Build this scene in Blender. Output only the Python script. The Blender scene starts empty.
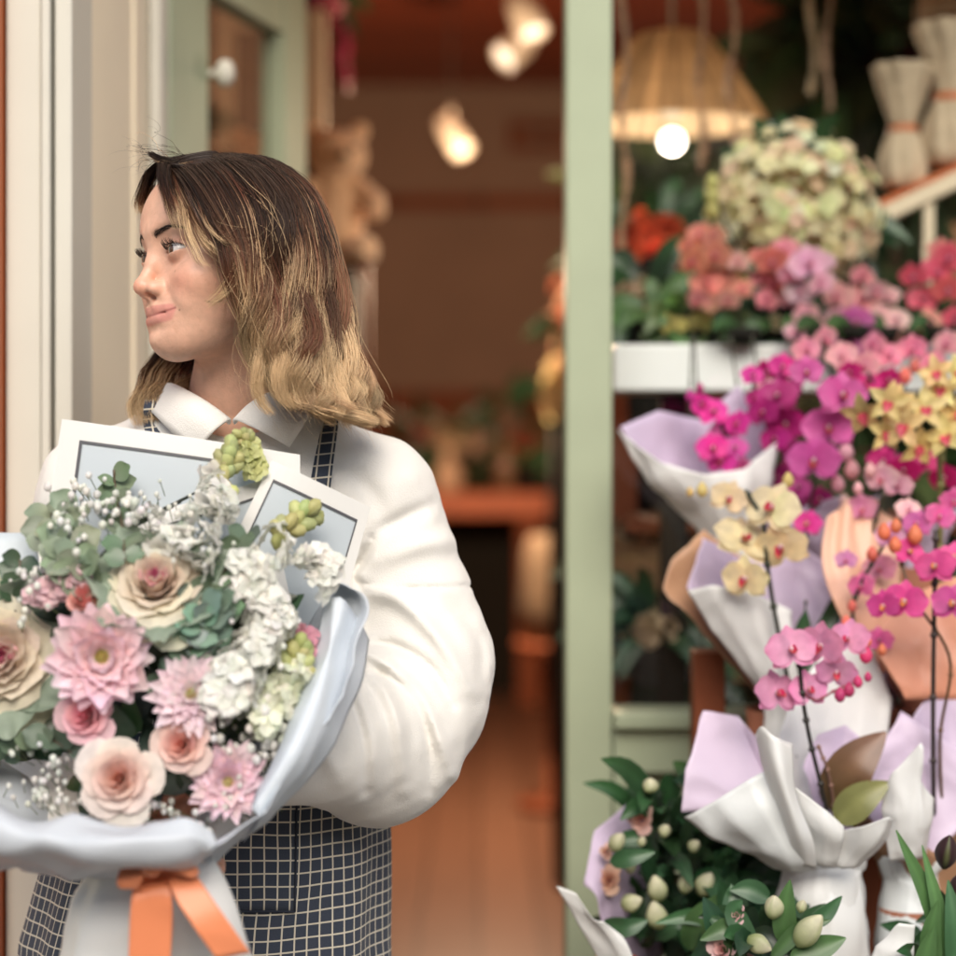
import bpy, math, random
import numpy as np
from mathutils import Vector, Matrix

# ------------------------------------------------------------------ camera, sky, sun, exposure
SC = bpy.context.scene
COL = SC.collection
CZ, K = 1.3, 2124.4          # camera height; pixels (of 956) per unit slope for an 80 mm lens on a 36 mm frame
cam_d = bpy.data.cameras.new('camera'); cam = bpy.data.objects.new('camera', cam_d); COL.objects.link(cam)
cam.location = (0, 0, CZ); cam.rotation_euler = (math.radians(90), 0, 0)
cam_d.lens = 80; cam_d.sensor_width = 36; cam_d.sensor_fit = 'HORIZONTAL'
cam_d.shift_y = -38 / 956
cam_d.clip_start = 0.05; cam_d.clip_end = 500
cam_d.dof.use_dof = True; cam_d.dof.focus_distance = 2.14; cam_d.dof.aperture_fstop = 2.4
SC.camera = cam

world = bpy.data.worlds.new('World'); SC.world = world; world.use_nodes = True
wn = world.node_tree.nodes; wl = world.node_tree.links
sky = wn.new('ShaderNodeTexSky'); sky.sky_type = 'NISHITA'; sky.sun_disc = False
SUN_EL, SUN_AZ = math.radians(34), math.radians(176)      # azimuth clockwise from +Y
sky.sun_elevation = SUN_EL; sky.sun_rotation = SUN_AZ
sky.air_density = 1.0; sky.dust_density = 3.0; sky.ozone_density = 0.6
wn['Background'].inputs['Strength'].default_value = 0.10
wl.new(sky.outputs[0], wn['Background'].inputs['Color'])
sun_d = bpy.data.lights.new('sun', 'SUN'); sun = bpy.data.objects.new('sun', sun_d); COL.objects.link(sun)
sun_d.energy = 2.6; sun_d.angle = math.radians(50); sun_d.color = (1.0, 0.945, 0.87)
_sd = Vector((math.sin(SUN_AZ) * math.cos(SUN_EL), math.cos(SUN_AZ) * math.cos(SUN_EL), math.sin(SUN_EL)))
sun.rotation_euler = _sd.to_track_quat('Z', 'Y').to_euler(); sun.location = (3, -8, 12)
SC.view_settings.view_transform = 'Standard'; SC.view_settings.look = 'None'
SC.view_settings.exposure = 0.80; SC.view_settings.gamma = 1.0
SC.view_settings.use_curve_mapping = False
SC.cycles.use_denoising = True
SC.cycles.max_bounces = 8; SC.cycles.diffuse_bounces = 4; SC.cycles.glossy_bounces = 3
SC.cycles.transmission_bounces = 6; SC.cycles.transparent_max_bounces = 12
SC.cycles.sample_clamp_indirect = 6.0; SC.cycles.caustics_reflective = False; SC.cycles.caustics_refractive = False

# ------------------------------------------------------------------ helpers
A = np.array
rng = np.random.default_rng(7)
def P(px, py, Y):            # where the ray of a point of the photograph meets the plane at distance Y (metres)
    return A([(px - 478) * Y / K, Y, CZ + (440 - py) * Y / K], float)
def R(n, Y): return n * Y / K
def nrm(v):
    v = A(v, float); return v / (np.linalg.norm(v) + 1e-12)
def basis(n, up=(0, 0, 1)):  # columns: side, up, normal
    n = nrm(n); up = A(up, float)
    s = np.cross(up, n)
    if np.linalg.norm(s) < 1e-3: s = np.cross((0, 1, 0), n)
    s = nrm(s); u = np.cross(n, s)
    return np.stack([s, u, n], 1)
def rotv(v, axis, a):
    axis = nrm(axis); v = A(v, float)
    return v * math.cos(a) + np.cross(axis, v) * math.sin(a) + axis * (v @ axis)[..., None] * (1 - math.cos(a)) if v.ndim > 1 else \
        v * math.cos(a) + np.cross(axis, v) * math.sin(a) + axis * (v @ axis) * (1 - math.cos(a))
def catmull(pts, n):
    pts = A(pts, float); m = len(pts)
    if m == 2: return pts[0] + (pts[1] - pts[0]) * np.linspace(0, 1, n)[:, None]
    q = np.vstack([2 * pts[0] - pts[1], pts, 2 * pts[-1] - pts[-2]])
    s = np.linspace(0, m - 1, n); i = np.minimum(s.astype(int), m - 2); t = (s - i)[:, None]
    a, b, c, d = q[i], q[i + 1], q[i + 2], q[i + 3]
    return 0.5 * ((2 * b) + (-a + c) * t + (2 * a - 5 * b + 4 * c - d) * t ** 2 + (-a + 3 * b - 3 * c + d) * t ** 3)
def sstep(x, a, b):
    t = np.clip((x - a) / (b - a), 0, 1); return t * t * (3 - 2 * t)
def vnoise(p, f, seed=0):    # cheap smooth noise, about -1..1
    r = np.random.default_rng(100 + seed); out = 0
    for k in range(4):
        w = r.normal(size=(3, 3)); ph = r.uniform(0, 6.28, 3)
        q = p @ w.T * f * (0.6 + .35 * k)
        out = out + np.sin(q[..., 0] + ph[0] + 1.3 * np.sin(q[..., 1] + ph[1])) * np.cos(q[..., 2] + ph[2])
    return out / 3

def link(ob, parent=None):
    COL.objects.link(ob)
    if parent is not None: ob.parent = parent
    return ob
def thing(name, label, cat, loc=(0, 0, 0), group=None):
    o = bpy.data.objects.new(name, None); COL.objects.link(o); o.empty_display_size = .05
    o.location = tuple(float(c) for c in loc)
    o['label'] = label; o['category'] = cat
    if group: o['group'] = group
    return o
def tag(o, label, cat, group=None):
    o['label'] = label; o['category'] = cat
    if group: o['group'] = group
    return o

class MB:
    def __init__(s): s.v = []; s.f = []; s.c = []; s.n = 0; s.uv = []; s.has_uv = False
    def add(s, v, f, c, uv=None):
        v = A(v, float).reshape(-1, 3); c = A(c, float)
        if c.ndim == 1: c = np.tile(c, (len(v), 1))
        s.v.append(v); s.c.append(c.reshape(-1, 3)); f = A(f, int)
        s.f.append(f + s.n); s.n += len(v)
        if uv is not None: s.has_uv = True
        s.uv.append(A(uv, float).reshape(-1, 2) if uv is not None else np.zeros((len(v), 2)))
        return s
    def grid(s, Pt, c, cu=False, cv=False, uv=None):
        Pt = A(Pt, float); n, m = Pt.shape[:2]
        c = A(c, float)
        if c.ndim == 1: c = np.tile(c, (n * m, 1))
        idx = np.arange(n * m).reshape(n, m)
        if cu: idx = np.vstack([idx, idx[:1]])
        if cv: idx = np.hstack([idx, idx[:, :1]])
        a, b, d, e = idx[:-1, :-1], idx[1:, :-1], idx[1:, 1:], idx[:-1, 1:]
        f = np.stack([a, b, d, e], -1).reshape(-1, 4)
        return s.add(Pt.reshape(-1, 3), f, c.reshape(-1, 3), uv)
    def tube(s, pts, r, c, seg=7, cap=True):
        pts = A(pts, float); n = len(pts); r = np.broadcast_to(A(r, float), (n,))
        t = np.gradient(pts, axis=0); t /= np.linalg.norm(t, axis=1)[:, None] + 1e-12
        ref = A([0, 0, 1.]) if abs(t[0] @ A([0, 0, 1.])) < .9 else A([1., 0, 0])
        u = np.cross(ref, t[0]); u /= np.linalg.norm(u); us = []
        for k in range(n):
            u = u - t[k] * (u @ t[k]); u /= np.linalg.norm(u) + 1e-12; us.append(u)
        us = A(us); w = np.cross(t, us); a = np.arange(seg) / seg * 2 * math.pi
        ring = pts[:, None] + r[:, None, None] * (np.cos(a)[None, :, None] * us[:, None] + np.sin(a)[None, :, None] * w[:, None])
        c = A(c, float)
        if c.ndim == 2: c = np.repeat(c[:, None], seg, 1)
        if cap:
            ring = np.concatenate([np.repeat(pts[:1, None], seg, 1), ring, np.repeat(pts[-1:, None], seg, 1)])
            if c.ndim == 3: c = np.concatenate([c[:1], c, c[-1:]])
        return s.grid(ring, c, cv=True)
    def ball(s, cen, r, c, M=None, seg=10, rings=7, pinch=0):
        r = np.broadcast_to(A(r, float), (3,))
        th = np.linspace(0, math.pi, rings)[:, None]; ph = np.arange(seg)[None] / seg * 2 * math.pi
        q = np.stack([np.sin(th) * np.cos(ph), np.sin(th) * np.sin(ph), np.cos(th) * np.ones_like(ph)], -1)
        if pinch:                       # pointed top
            k = 1 - pinch * np.clip(q[..., 2], 0, 1) ** 2; q[..., 0] *= k; q[..., 1] *= k; q[..., 2] += .25 * pinch * np.clip(q[..., 2], 0, 1) ** 3
        q = q * r
        if M is not None: q = q @ A(M).T
        return s.grid(q + A(cen), c, cv=True)
    def box(s, lo, hi, c, M=None, cen=None):
        lo = A(lo, float); hi = A(hi, float)
        v = A([[x, y, z] for x in (lo[0], hi[0]) for y in (lo[1], hi[1]) for z in (lo[2], hi[2])])
        if M is not None: v = v @ A(M).T
        if cen is not None: v = v + A(cen)
        f = [[0, 1, 3, 2], [4, 6, 7, 5], [0, 4, 5, 1], [2, 3, 7, 6], [0, 2, 6, 4], [1, 5, 7, 3]]
        return s.add(v, f, c)
    def lathe(s, prof, c, cen=(0, 0, 0), seg=28, M=None):
        prof = A(prof, float); a = np.arange(seg) / seg * 2 * math.pi
        q = np.stack([prof[:, :1] * np.cos(a), prof[:, :1] * np.sin(a), np.repeat(prof[:, 1:2], seg, 1)], -1)
        if M is not None: q = q @ A(M).T
        c = A(c, float)
        if c.ndim == 2: c = np.repeat(c[:, None], seg, 1)
        return s.grid(q + A(cen), c, cv=True)
    def build(s, name, mat, parent=None, smooth=True, label=None, bevel=0, thick=0, kind=None, sub=0, thick_off=0):
        v = np.concatenate(s.v); c = np.concatenate(s.c)
        off = np.zeros(3); p = parent
        while p is not None: off = off + A(p.location); p = p.parent
        v = v - off
        me = bpy.data.meshes.new(name)
        if all(f.ndim == 2 and f.shape[1] == 4 for f in s.f) :
            f = np.concatenate(s.f); nf = len(f)
            me.vertices.add(len(v)); me.vertices.foreach_set('co', v.astype(np.float32).ravel())
            me.loops.add(nf * 4); me.loops.foreach_set('vertex_index', f.astype(np.int32).ravel())
            me.polygons.add(nf); me.polygons.foreach_set('loop_start', np.arange(0, nf * 4, 4, dtype=np.int32))
            me.polygons.foreach_set('loop_total', np.full(nf, 4, np.int32))
            me.update(calc_edges=True); me.validate()
        else:
            me.from_pydata(v.tolist(), [], [list(map(int, q)) for f in s.f for q in f]); me.update()
        if len(me.vertices) == len(v):
            ca = me.color_attributes.new('Col', 'FLOAT_COLOR', 'POINT')
            ca.data.foreach_set('color', np.hstack([c, np.ones((len(c), 1))]).astype(np.float32).ravel())
        if s.has_uv:
            uvl = me.uv_layers.new(name='UVMap'); uv = np.concatenate(s.uv)
            li = np.zeros(len(me.loops), np.int32); me.loops.foreach_get('vertex_index', li)
            uvl.data.foreach_set('uv', uv[li].astype(np.float32).ravel())
        me.polygons.foreach_set('use_smooth', np.full(len(me.polygons), bool(smooth)))
        me.materials.append(mat)
        o = bpy.data.objects.new(name, me); COL.objects.link(o)
        if parent is not None: o.parent = parent
        if label: o['label'] = label
        if kind: o['kind'] = kind
        if bevel:
            m = o.modifiers.new('bevel', 'BEVEL'); m.width = bevel; m.segments = 2; m.limit_method = 'ANGLE'
        if sub:
            m = o.modifiers.new('sub', 'SUBSURF'); m.levels = sub; m.render_levels = sub
        if thick:
            m = o.modifiers.new('solid', 'SOLIDIFY'); m.thickness = thick; m.offset = thick_off
        return o

# ------------------------------------------------------------------ materials
def mat(name, col=(.5, .5, .5), rough=.6, vcol=False, nz=None, bump=None, sss=0, trans=0, metal=0, sheen=0, coat=0,
        emit=None, grain=None, spec=None, sssr=(1, .35, .2), scale3=(1, 1, 1), col2=None):
    m = bpy.data.materials.new(name); m.use_nodes = True; n = m.node_tree.nodes; l = m.node_tree.links
    b = n['Principled BSDF']; b.inputs['Roughness'].default_value = rough; b.inputs['Metallic'].default_value = metal
    src = None
    if vcol:
        at = n.new('ShaderNodeAttribute'); at.attribute_name = 'Col'; src = at.outputs['Color']
    else:
        rgb = n.new('ShaderNodeRGB'); rgb.outputs[0].default_value = (*col, 1); src = rgb.outputs[0]
    tc = n.new('ShaderNodeTexCoord'); mp = n.new('ShaderNodeMapping'); mp.inputs['Scale'].default_value = scale3
    l.new(tc.outputs['Object'], mp.inputs[0])
    if nz:
        t = n.new('ShaderNodeTexNoise'); t.inputs['Scale'].default_value = nz[0]; t.inputs['Detail'].default_value = 5
        l.new(mp.outputs[0], t.inputs['Vector'])
        mr = n.new('ShaderNodeMapRange'); mr.inputs['From Min'].default_value = .3; mr.inputs['From Max'].default_value = .7
        mr.inputs['To Min'].default_value = 1 - nz[1]; mr.inputs['To Max'].default_value = 1 + nz[1] * .6
        l.new(t.outputs['Fac'], mr.inputs['Value'])
        mx = n.new('ShaderNodeMix'); mx.data_type = 'RGBA'; mx.blend_type = 'MULTIPLY'; mx.inputs['Factor'].default_value = 1
        l.new(src, mx.inputs['A']); l.new(mr.outputs[0], mx.inputs['B']); src = mx.outputs['Result']
        if col2:
            mx2 = n.new('ShaderNodeMix'); mx2.data_type = 'RGBA'; mx2.inputs['B'].default_value = (*col2, 1)
            mr2 = n.new('ShaderNodeMapRange'); mr2.inputs['From Min'].default_value = .42; mr2.inputs['From Max'].default_value = .6
            l.new(t.outputs['Fac'], mr2.inputs['Value']); l.new(mr2.outputs[0], mx2.inputs['Factor']); l.new(src, mx2.inputs['A']); src = mx2.outputs['Result']
    l.new(src, b.inputs['Base Color'])
    if bump:
        t = n.new('ShaderNodeTexNoise'); t.inputs['Scale'].default_value = bump[0]; t.inputs['Detail'].default_value = 4
        l.new(mp.outputs[0], t.inputs['Vector'])
        bp = n.new('ShaderNodeBump'); bp.inputs['Strength'].default_value = bump[1]; bp.inputs['Distance'].default_value = bump[2] if len(bump) > 2 else .002
        l.new(t.outputs['Fac'], bp.inputs['Height']); l.new(bp.outputs[0], b.inputs['Normal'])
    if sss:
        b.inputs['Subsurface Weight'].default_value = sss; b.inputs['Subsurface Radius'].default_value = sssr
        b.inputs['Subsurface Scale'].default_value = .006
    if sheen: b.inputs['Sheen Weight'].default_value = sheen
    if coat: b.inputs['Coat Weight'].default_value = coat
    if spec is not None: b.inputs['Specular IOR Level'].default_value = spec
    if emit: b.inputs['Emission Color'].default_value = (*emit[0], 1); b.inputs['Emission Strength'].default_value = emit[1]
    if trans:
        tr = n.new('ShaderNodeBsdfTranslucent'); ms = n.new('ShaderNodeMixShader'); ms.inputs[0].default_value = trans
        l.new(src, tr.inputs['Color']); l.new(b.outputs[0], ms.inputs[1]); l.new(tr.outputs[0], ms.inputs[2])
        l.new(ms.outputs[0], n['Material Output'].inputs['Surface'])
    return m
def mat_glass():
    m = bpy.data.materials.new('window_glass'); m.use_nodes = True; n = m.node_tree.nodes; l = m.node_tree.links
    n.remove(n['Principled BSDF'])
    t = n.new('ShaderNodeBsdfTransparent'); g = n.new('ShaderNodeBsdfGlossy'); g.inputs['Roughness'].default_value = .01
    t.inputs['Color'].default_value = (.96, .97, .96, 1)
    f0 = n.new('ShaderNodeLayerWeight'); f0.inputs['Blend'].default_value = .5; f1 = n.new('ShaderNodeMath'); f1.operation = 'POWER'; f1.inputs[1].default_value = 5
    f = n.new('ShaderNodeMath'); f.operation = 'MULTIPLY_ADD'; f.inputs[1].default_value = .94; f.inputs[2].default_value = .04
    l.new(f0.outputs['Facing'], f1.inputs[0]); l.new(f1.outputs[0], f.inputs[0]); ms = n.new('ShaderNodeMixShader')
    l.new(f.outputs[0], ms.inputs[0]); l.new(t.outputs[0], ms.inputs[1]); l.new(g.outputs[0], ms.inputs[2])
    l.new(ms.outputs[0], n['Material Output'].inputs['Surface']); return m
def mat_check():                                  # navy cloth woven with a fine cream grid
    m = bpy.data.materials.new('checked_cloth'); m.use_nodes = True; n = m.node_tree.nodes; l = m.node_tree.links
    b = n['Principled BSDF']; b.inputs['Roughness'].default_value = .85; b.inputs['Sheen Weight'].default_value = .1
    uv = n.new('ShaderNodeUVMap'); uv.uv_map = 'UVMap'; sp = n.new('ShaderNodeSeparateXYZ')
    nt = n.new('ShaderNodeTexNoise'); nt.inputs['Scale'].default_value = 14; nt.inputs['Detail'].default_value = 1
    ad = n.new('ShaderNodeVectorMath'); ad.operation = 'MULTIPLY_ADD'; ad.inputs[1].default_value = (.004, .004, 0)
    l.new(uv.outputs[0], nt.inputs['Vector']); l.new(nt.outputs['Color'], ad.inputs[0]); l.new(uv.outputs[0], ad.inputs[2])
    l.new(ad.outputs[0], sp.inputs[0]); outs = []
    for k in ('X', 'Y'):
        a = n.new('ShaderNodeMath'); a.operation = 'MULTIPLY'; a.inputs[1].default_value = 1 / .0132
        f = n.new('ShaderNodeMath'); f.operation = 'FRACT'
        c = n.new('ShaderNodeMath'); c.operation = 'LESS_THAN'; c.inputs[1].default_value = .125
        l.new(sp.outputs[k], a.inputs[0]); l.new(a.outputs[0], f.inputs[0]); l.new(f.outputs[0], c.inputs[0]); outs.append(c)
    mx = n.new('ShaderNodeMath'); mx.operation = 'MAXIMUM'; l.new(outs[0].outputs[0], mx.inputs[0]); l.new(outs[1].outputs[0], mx.inputs[1])
    weave = n.new('ShaderNodeTexNoise'); weave.inputs['Scale'].default_value = 900; l.new(uv.outputs[0], weave.inputs['Vector'])
    navy = n.new('ShaderNodeMix'); navy.data_type = 'RGBA'; navy.inputs['A'].default_value = (.018, .026, .045, 1); navy.inputs['B'].default_value = (.048, .060, .088, 1)
    l.new(weave.outputs['Fac'], navy.inputs['Factor'])
    mc = n.new('ShaderNodeMix'); mc.data_type = 'RGBA'; mc.inputs['B'].default_value = (.62, .57, .46, 1)
    l.new(mx.outputs[0], mc.inputs['Factor']); l.new(navy.outputs['Result'], mc.inputs['A']); l.new(mc.outputs['Result'], b.inputs['Base Color'])
    return m
def mat_planks(name, c1, c2, axis='X', width=.1, rough=.5, coat=0):
    m = bpy.data.materials.new(name); m.use_nodes = True; n = m.node_tree.nodes; l = m.node_tree.links
    b = n['Principled BSDF']; b.inputs['Roughness'].default_value = rough; b.inputs['Coat Weight'].default_value = coat
    tc = n.new('ShaderNodeTexCoord'); sp = n.new('ShaderNodeSeparateXYZ'); l.new(tc.outputs['Object'], sp.inputs[0])
    a = n.new('ShaderNodeMath'); a.operation = 'MULTIPLY'; a.inputs[1].default_value = 1 / width; l.new(sp.outputs[axis], a.inputs[0])
    fl = n.new('ShaderNodeMath'); fl.operation = 'FLOOR'; l.new(a.outputs[0], fl.inputs[0])
    fr = n.new('ShaderNodeMath'); fr.operation = 'FRACT'; l.new(a.outputs[0], fr.inputs[0])
    wn_ = n.new('ShaderNodeTexWhiteNoise'); wn_.noise_dimensions = '1D'; l.new(fl.outputs[0], wn_.inputs['W'])
    mp = n.new('ShaderNodeMapping'); mp.inputs['Scale'].default_value = (2, 30, 30) if axis != 'X' else (30, 2, 30); l.new(tc.outputs['Object'], mp.inputs[0])
    nz = n.new('ShaderNodeTexNoise'); nz.inputs['Scale'].default_value = 1.5; nz.inputs['Detail'].default_value = 6; l.new(mp.outputs[0], nz.inputs['Vector'])
    ad = n.new('ShaderNodeMath'); ad.operation = 'ADD'; l.new(wn_.outputs['Value'], ad.inputs[0]); l.new(nz.outputs['Fac'], ad.inputs[1])
    hl = n.new('ShaderNodeMath'); hl.operation = 'MULTIPLY'; hl.inputs[1].default_value = .5; l.new(ad.outputs[0], hl.inputs[0])
    mx = n.new('ShaderNodeMix'); mx.data_type = 'RGBA'; mx.inputs['A'].default_value = (*c1, 1); mx.inputs['B'].default_value = (*c2, 1); l.new(hl.outputs[0], mx.inputs['Factor'])
    gp = n.new('ShaderNodeMath'); gp.operation = 'LESS_THAN'; gp.inputs[1].default_value = .04; l.new(fr.outputs[0], gp.inputs[0])
    mg = n.new('ShaderNodeMix'); mg.data_type = 'RGBA'; mg.inputs['B'].default_value = (c1[0] * .2, c1[1] * .2, c1[2] * .2, 1)
    l.new(gp.outputs[0], mg.inputs['Factor']); l.new(mx.outputs['Result'], mg.inputs['A']); l.new(mg.outputs['Result'], b.inputs['Base Color'])
    return m
M_petal = mat('petal', rough=.5, vcol=True, trans=.40, nz=(80, .16), sheen=.1)
M_leaf = mat('leaf', rough=.38, vcol=True, trans=.12, nz=(35, .18))
M_paper = mat('wrapping_paper', rough=.45, vcol=True, trans=.14, bump=(13, .45, .006))
M_sheet = mat('sheet_paper', rough=.35, vcol=True, trans=.18)
M_vc = mat('painted_surface', rough=.55, vcol=True, nz=(9, .05))
M_sage = mat('sage_paint', (.33, .38, .26), .6, nz=(5, .10), bump=(120, .15, .0006))
M_white = mat('white_paint', (.58, .56, .49), .75, nz=(5, .05), bump=(90, .12, .0006), spec=.2)
M_cream = mat('cream_paint', (.62, .52, .38), .6, nz=(3, .06))
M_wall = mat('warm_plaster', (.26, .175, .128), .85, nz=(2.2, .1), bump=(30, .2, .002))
M_reveal = mat('beige_render', (.86, .76, .58), .8, nz=(3, .05), bump=(60, .2, .001))
M_ceil = mat_planks('ceiling_boards', (.13, .022, .010), (.34, .07, .025), 'Y', .2, .45)
M_floor = mat_planks('floor_boards', (.10, .048, .028), (.21, .11, .07), 'X', .16, .4)
M_redwood = mat_planks('red_brown_wood', (.16, .045, .02), (.26, .085, .04), 'X', .5, .7)
M_redwood.node_tree.nodes['Principled BSDF'].inputs['Specular IOR Level'].default_value = .15
M_orange = mat('orange_wood', (.50, .12, .03), .45, nz=(20, .2), scale3=(1, 1, .1))
M_glass = mat_glass()
M_dark = mat('dark_surface', (.02, .018, .015), .85, spec=.08)
M_soil = mat('soil', (.03, .02, .014), .95, nz=(40, .3))
M_bulb = mat('bulb', (1, .9, .8), .4, emit=((1, .92, .82), 3.5))
M_lens = mat('lamp_lens', (1, .85, .6), .4, emit=((1, .92, .78), .6))
M_lampbody = mat('lamp_body', (.50, .44, .35), .4)
M_bead = mat('wooden_beads', (.42, .25, .15), .5)
M_raffia = mat('raffia', (.70, .55, .38), .8, vcol=True, nz=(9, .4), scale3=(60, 60, 2), trans=.5, bump=(8, .6, .003))
# ------------------------------------------------------------------ setting
W3 = (1, 1, 1)
def slab(name, lo, hi, m, parent=None, kind=None, bevel=0, label=None):
    return MB().box(lo, hi, W3).build(name, m, parent, smooth=False, kind=kind, bevel=bevel, label=label)
M_pave = mat('paving', (.22, .20, .18), .85, nz=(3, .15), bump=(40, .3, .003))
slab('pavement', (-40, -60, -.16), (40, 3.06, -.12), M_pave, kind='structure')
slab('floor', (-1.6, 2.62, -.12), (1.9, 12.1, 0), M_floor, kind='structure')
slab('ceiling', (-1.6, 3.1, 3.3), (1.9, 12.1, 3.4), M_ceil, kind='structure')
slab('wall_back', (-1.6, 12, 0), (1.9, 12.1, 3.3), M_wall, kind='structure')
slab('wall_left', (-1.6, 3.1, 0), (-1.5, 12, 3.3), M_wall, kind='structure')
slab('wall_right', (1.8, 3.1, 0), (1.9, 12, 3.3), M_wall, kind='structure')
slab('wall_left_of_door', (-4, 2.9, -.12), (-.60, 3.1, 4.6), M_reveal, kind='structure')
slab('wall_right_of_window', (1.75, 2.9, -.12), (5, 3.1, 4.6), M_reveal, kind='structure')
slab('wall_over_shopfront', (-.60, 2.9, 2.45), (1.75, 3.1, 4.6), M_reveal, kind='structure')
# wall trims at the back
tr = MB(); tr.box((-1.5, 11.96, 2.60), (1.8, 11.997, 2.68), W3); tr.build('picture_rail', M_redwood, None, False, kind='structure')
tr = MB(); tr.box((-1.5, 11.95, 0), (1.8, 11.997, 1.52), W3); tr.box((-1.5, 11.93, 1.523), (1.8, 11.997, 1.58), W3)
tr.build('wall_panelling', M_redwood, None, False, kind='structure')

# left door frame (white profiles with a groove) and its reveal
t = thing('door_frame', 'tall white painted door frame with a dark groove at the left edge', 'door frame', (-.515, 2.5, -.12))
mb = MB(); mb.box((-.549, 2.47, -.12), (-.508, 2.60, 2.6), W3); mb.build('profile', M_white, t, False, bevel=.003)
mb = MB(); mb.box((-.5065, 2.463, -.12), (-.4965, 2.60, 2.6), W3); mb.build('bead', M_white, t, False, bevel=.002)
mb = MB(); mb.box((-.4965, 2.50, -.12), (-.4925, 2.6, 2.6), W3); mb.build('groove', M_dark, t, False)
mb = MB(); mb.box((-.4925, 2.47, -.12), (-.472, 2.60, 2.6), W3); mb.build('casing', M_white, t, False, bevel=.003)
t = tag(slab('wooden_pilaster', (-.75, 2.44, -.12), (-.5515, 2.62, 2.7), M_orange, bevel=.004), 'orange brown wooden pilaster at the far left edge', 'pilaster')
t = tag(slab('entrance_side_wall', (-.60, 2.602, -.12), (-.4725, 2.897, 2.6), M_reveal), 'plain beige side wall of the doorway behind the woman', 'wall')
slab('wall_reveal', (-.598, 2.899, -.12), (-.468, 3.09, 2.44), M_reveal, kind='structure')
# narrow pale strip before the green door
tag(slab('door_stop', (-.466, 3.01, 0), (-.449, 3.075, 2.44), M_white, bevel=.002), 'thin cream strip between beige wall and green door', 'trim')

# the open green door, swung inwards
Nn, Ff = A([-.4475, 3.09, 0]), A([-.300, 3.72, 0])
du = nrm(Ff - Nn); dn = A([du[1], -du[0], 0]); Ld = np.linalg.norm(Ff - Nn)
Md = np.stack([du, dn, A([0, 0, 1.])], 1)
t = thing('door', 'open sage green glazed shop door swung inwards behind the woman', 'door', (Nn[0], Nn[1], 0))
def dbox(name, a, b, z0, z1, m, th=(-.045, .0), par=None, bev=.004):
    return MB().box((a, th[0], z0), (b, th[1], z1), W3, M=Md, cen=Nn).build(name, m, par or t, False, bevel=bev)
dbox('stile', 0, .16, .02, 2.15, M_sage); dbox('stile', Ld - .12, Ld, .02, 2.15, M_sage)
dbox('top_rail', .161, Ld - .121, 1.99, 2.148, M_sage, (-.044, -.001)); dbox('bottom_rail', .161, Ld - .121, .021, .35, M_sage, (-.044, -.001))
dbox('bead', .161, .175, .352, 1.988, M_sage, (-.039, -.006)); dbox('bead', Ld - .135, Ld - .121, .352, 1.988, M_sage, (-.039, -.006))
dbox('pane', .176, Ld - .136, .352, 1.988, M_glass, (-.025, -.020), bev=0)
mb = MB(); kp = Nn + du * .165 + dn * .012 + A([0, 0, 1.86]); mb.ball(kp + dn * .012, (.016, .016, .022), W3)
mb.tube([kp - dn * .02, kp + dn * .01], .006, W3); mb.build('knob', M_white, t)

# shop window: green post, sill, recessed panel, pane, head rail, right post
t = thing('shop_window', 'sage green wooden shop window frame with glass pane right of the doorway', 'shop window', (.16, 3.0, 0))
xl, xr = .1225, .187
slab('post', (xl, 2.955, -.12), (xr, 3.05, 2.45), M_sage, t, bevel=.004)
slab('post', (1.66, 2.955, -.12), (1.75, 3.05, 2.45), M_sage, t, bevel=.004)
slab('head_rail', (xr + .002, 2.96, 2.36), (1.658, 3.045, 2.448), M_sage, t, bevel=.004)
zs = CZ + (440 - 712) * 2.96 / K
slab('sill', (xr + .002, 2.940, zs - .022), (1.658, 3.045, zs), M_sage, t, bevel=.004)
slab('rail', (xr + .002, 2.96, zs - .085), (1.658, 3.04, zs - .024), M_sage, t, bevel=.002)
slab('panel', (xr + .002, 2.995, .12), (1.658, 3.035, zs - .087), M_sage, t)
slab('bottom_rail', (xr + .002, 2.958, -.12), (1.658, 3.042, .118), M_sage, t, bevel=.003)
slab('panel_stile', (xr + .002, 2.961, .119), (xr + .020, 3.04, zs - .087), M_sage, t, bevel=.002)
slab('pane', (xr + .003, 3.0, zs + .001), (1.657, 3.005, 2.359), M_glass, t)

# unseen facade behind the camera, added dark to cut haze in the window glass
t = thing('added_building', 'long dark building added across the street to keep glass reflections dark', 'building', (0, -14, -.12))
slab('wall', (-16, -17, -.12), (16, -14, 8.5), mat('darkened_render', (.09, .08, .07), .9, nz=(1, .1)), t)
for i in range(7):
    for z in (0.8, 4.2):
        slab('window', (-13.4 + i * 4, -14.0, z), (-11.4 + i * 4, -13.96, z + 2.1), M_dark, t)

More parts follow.
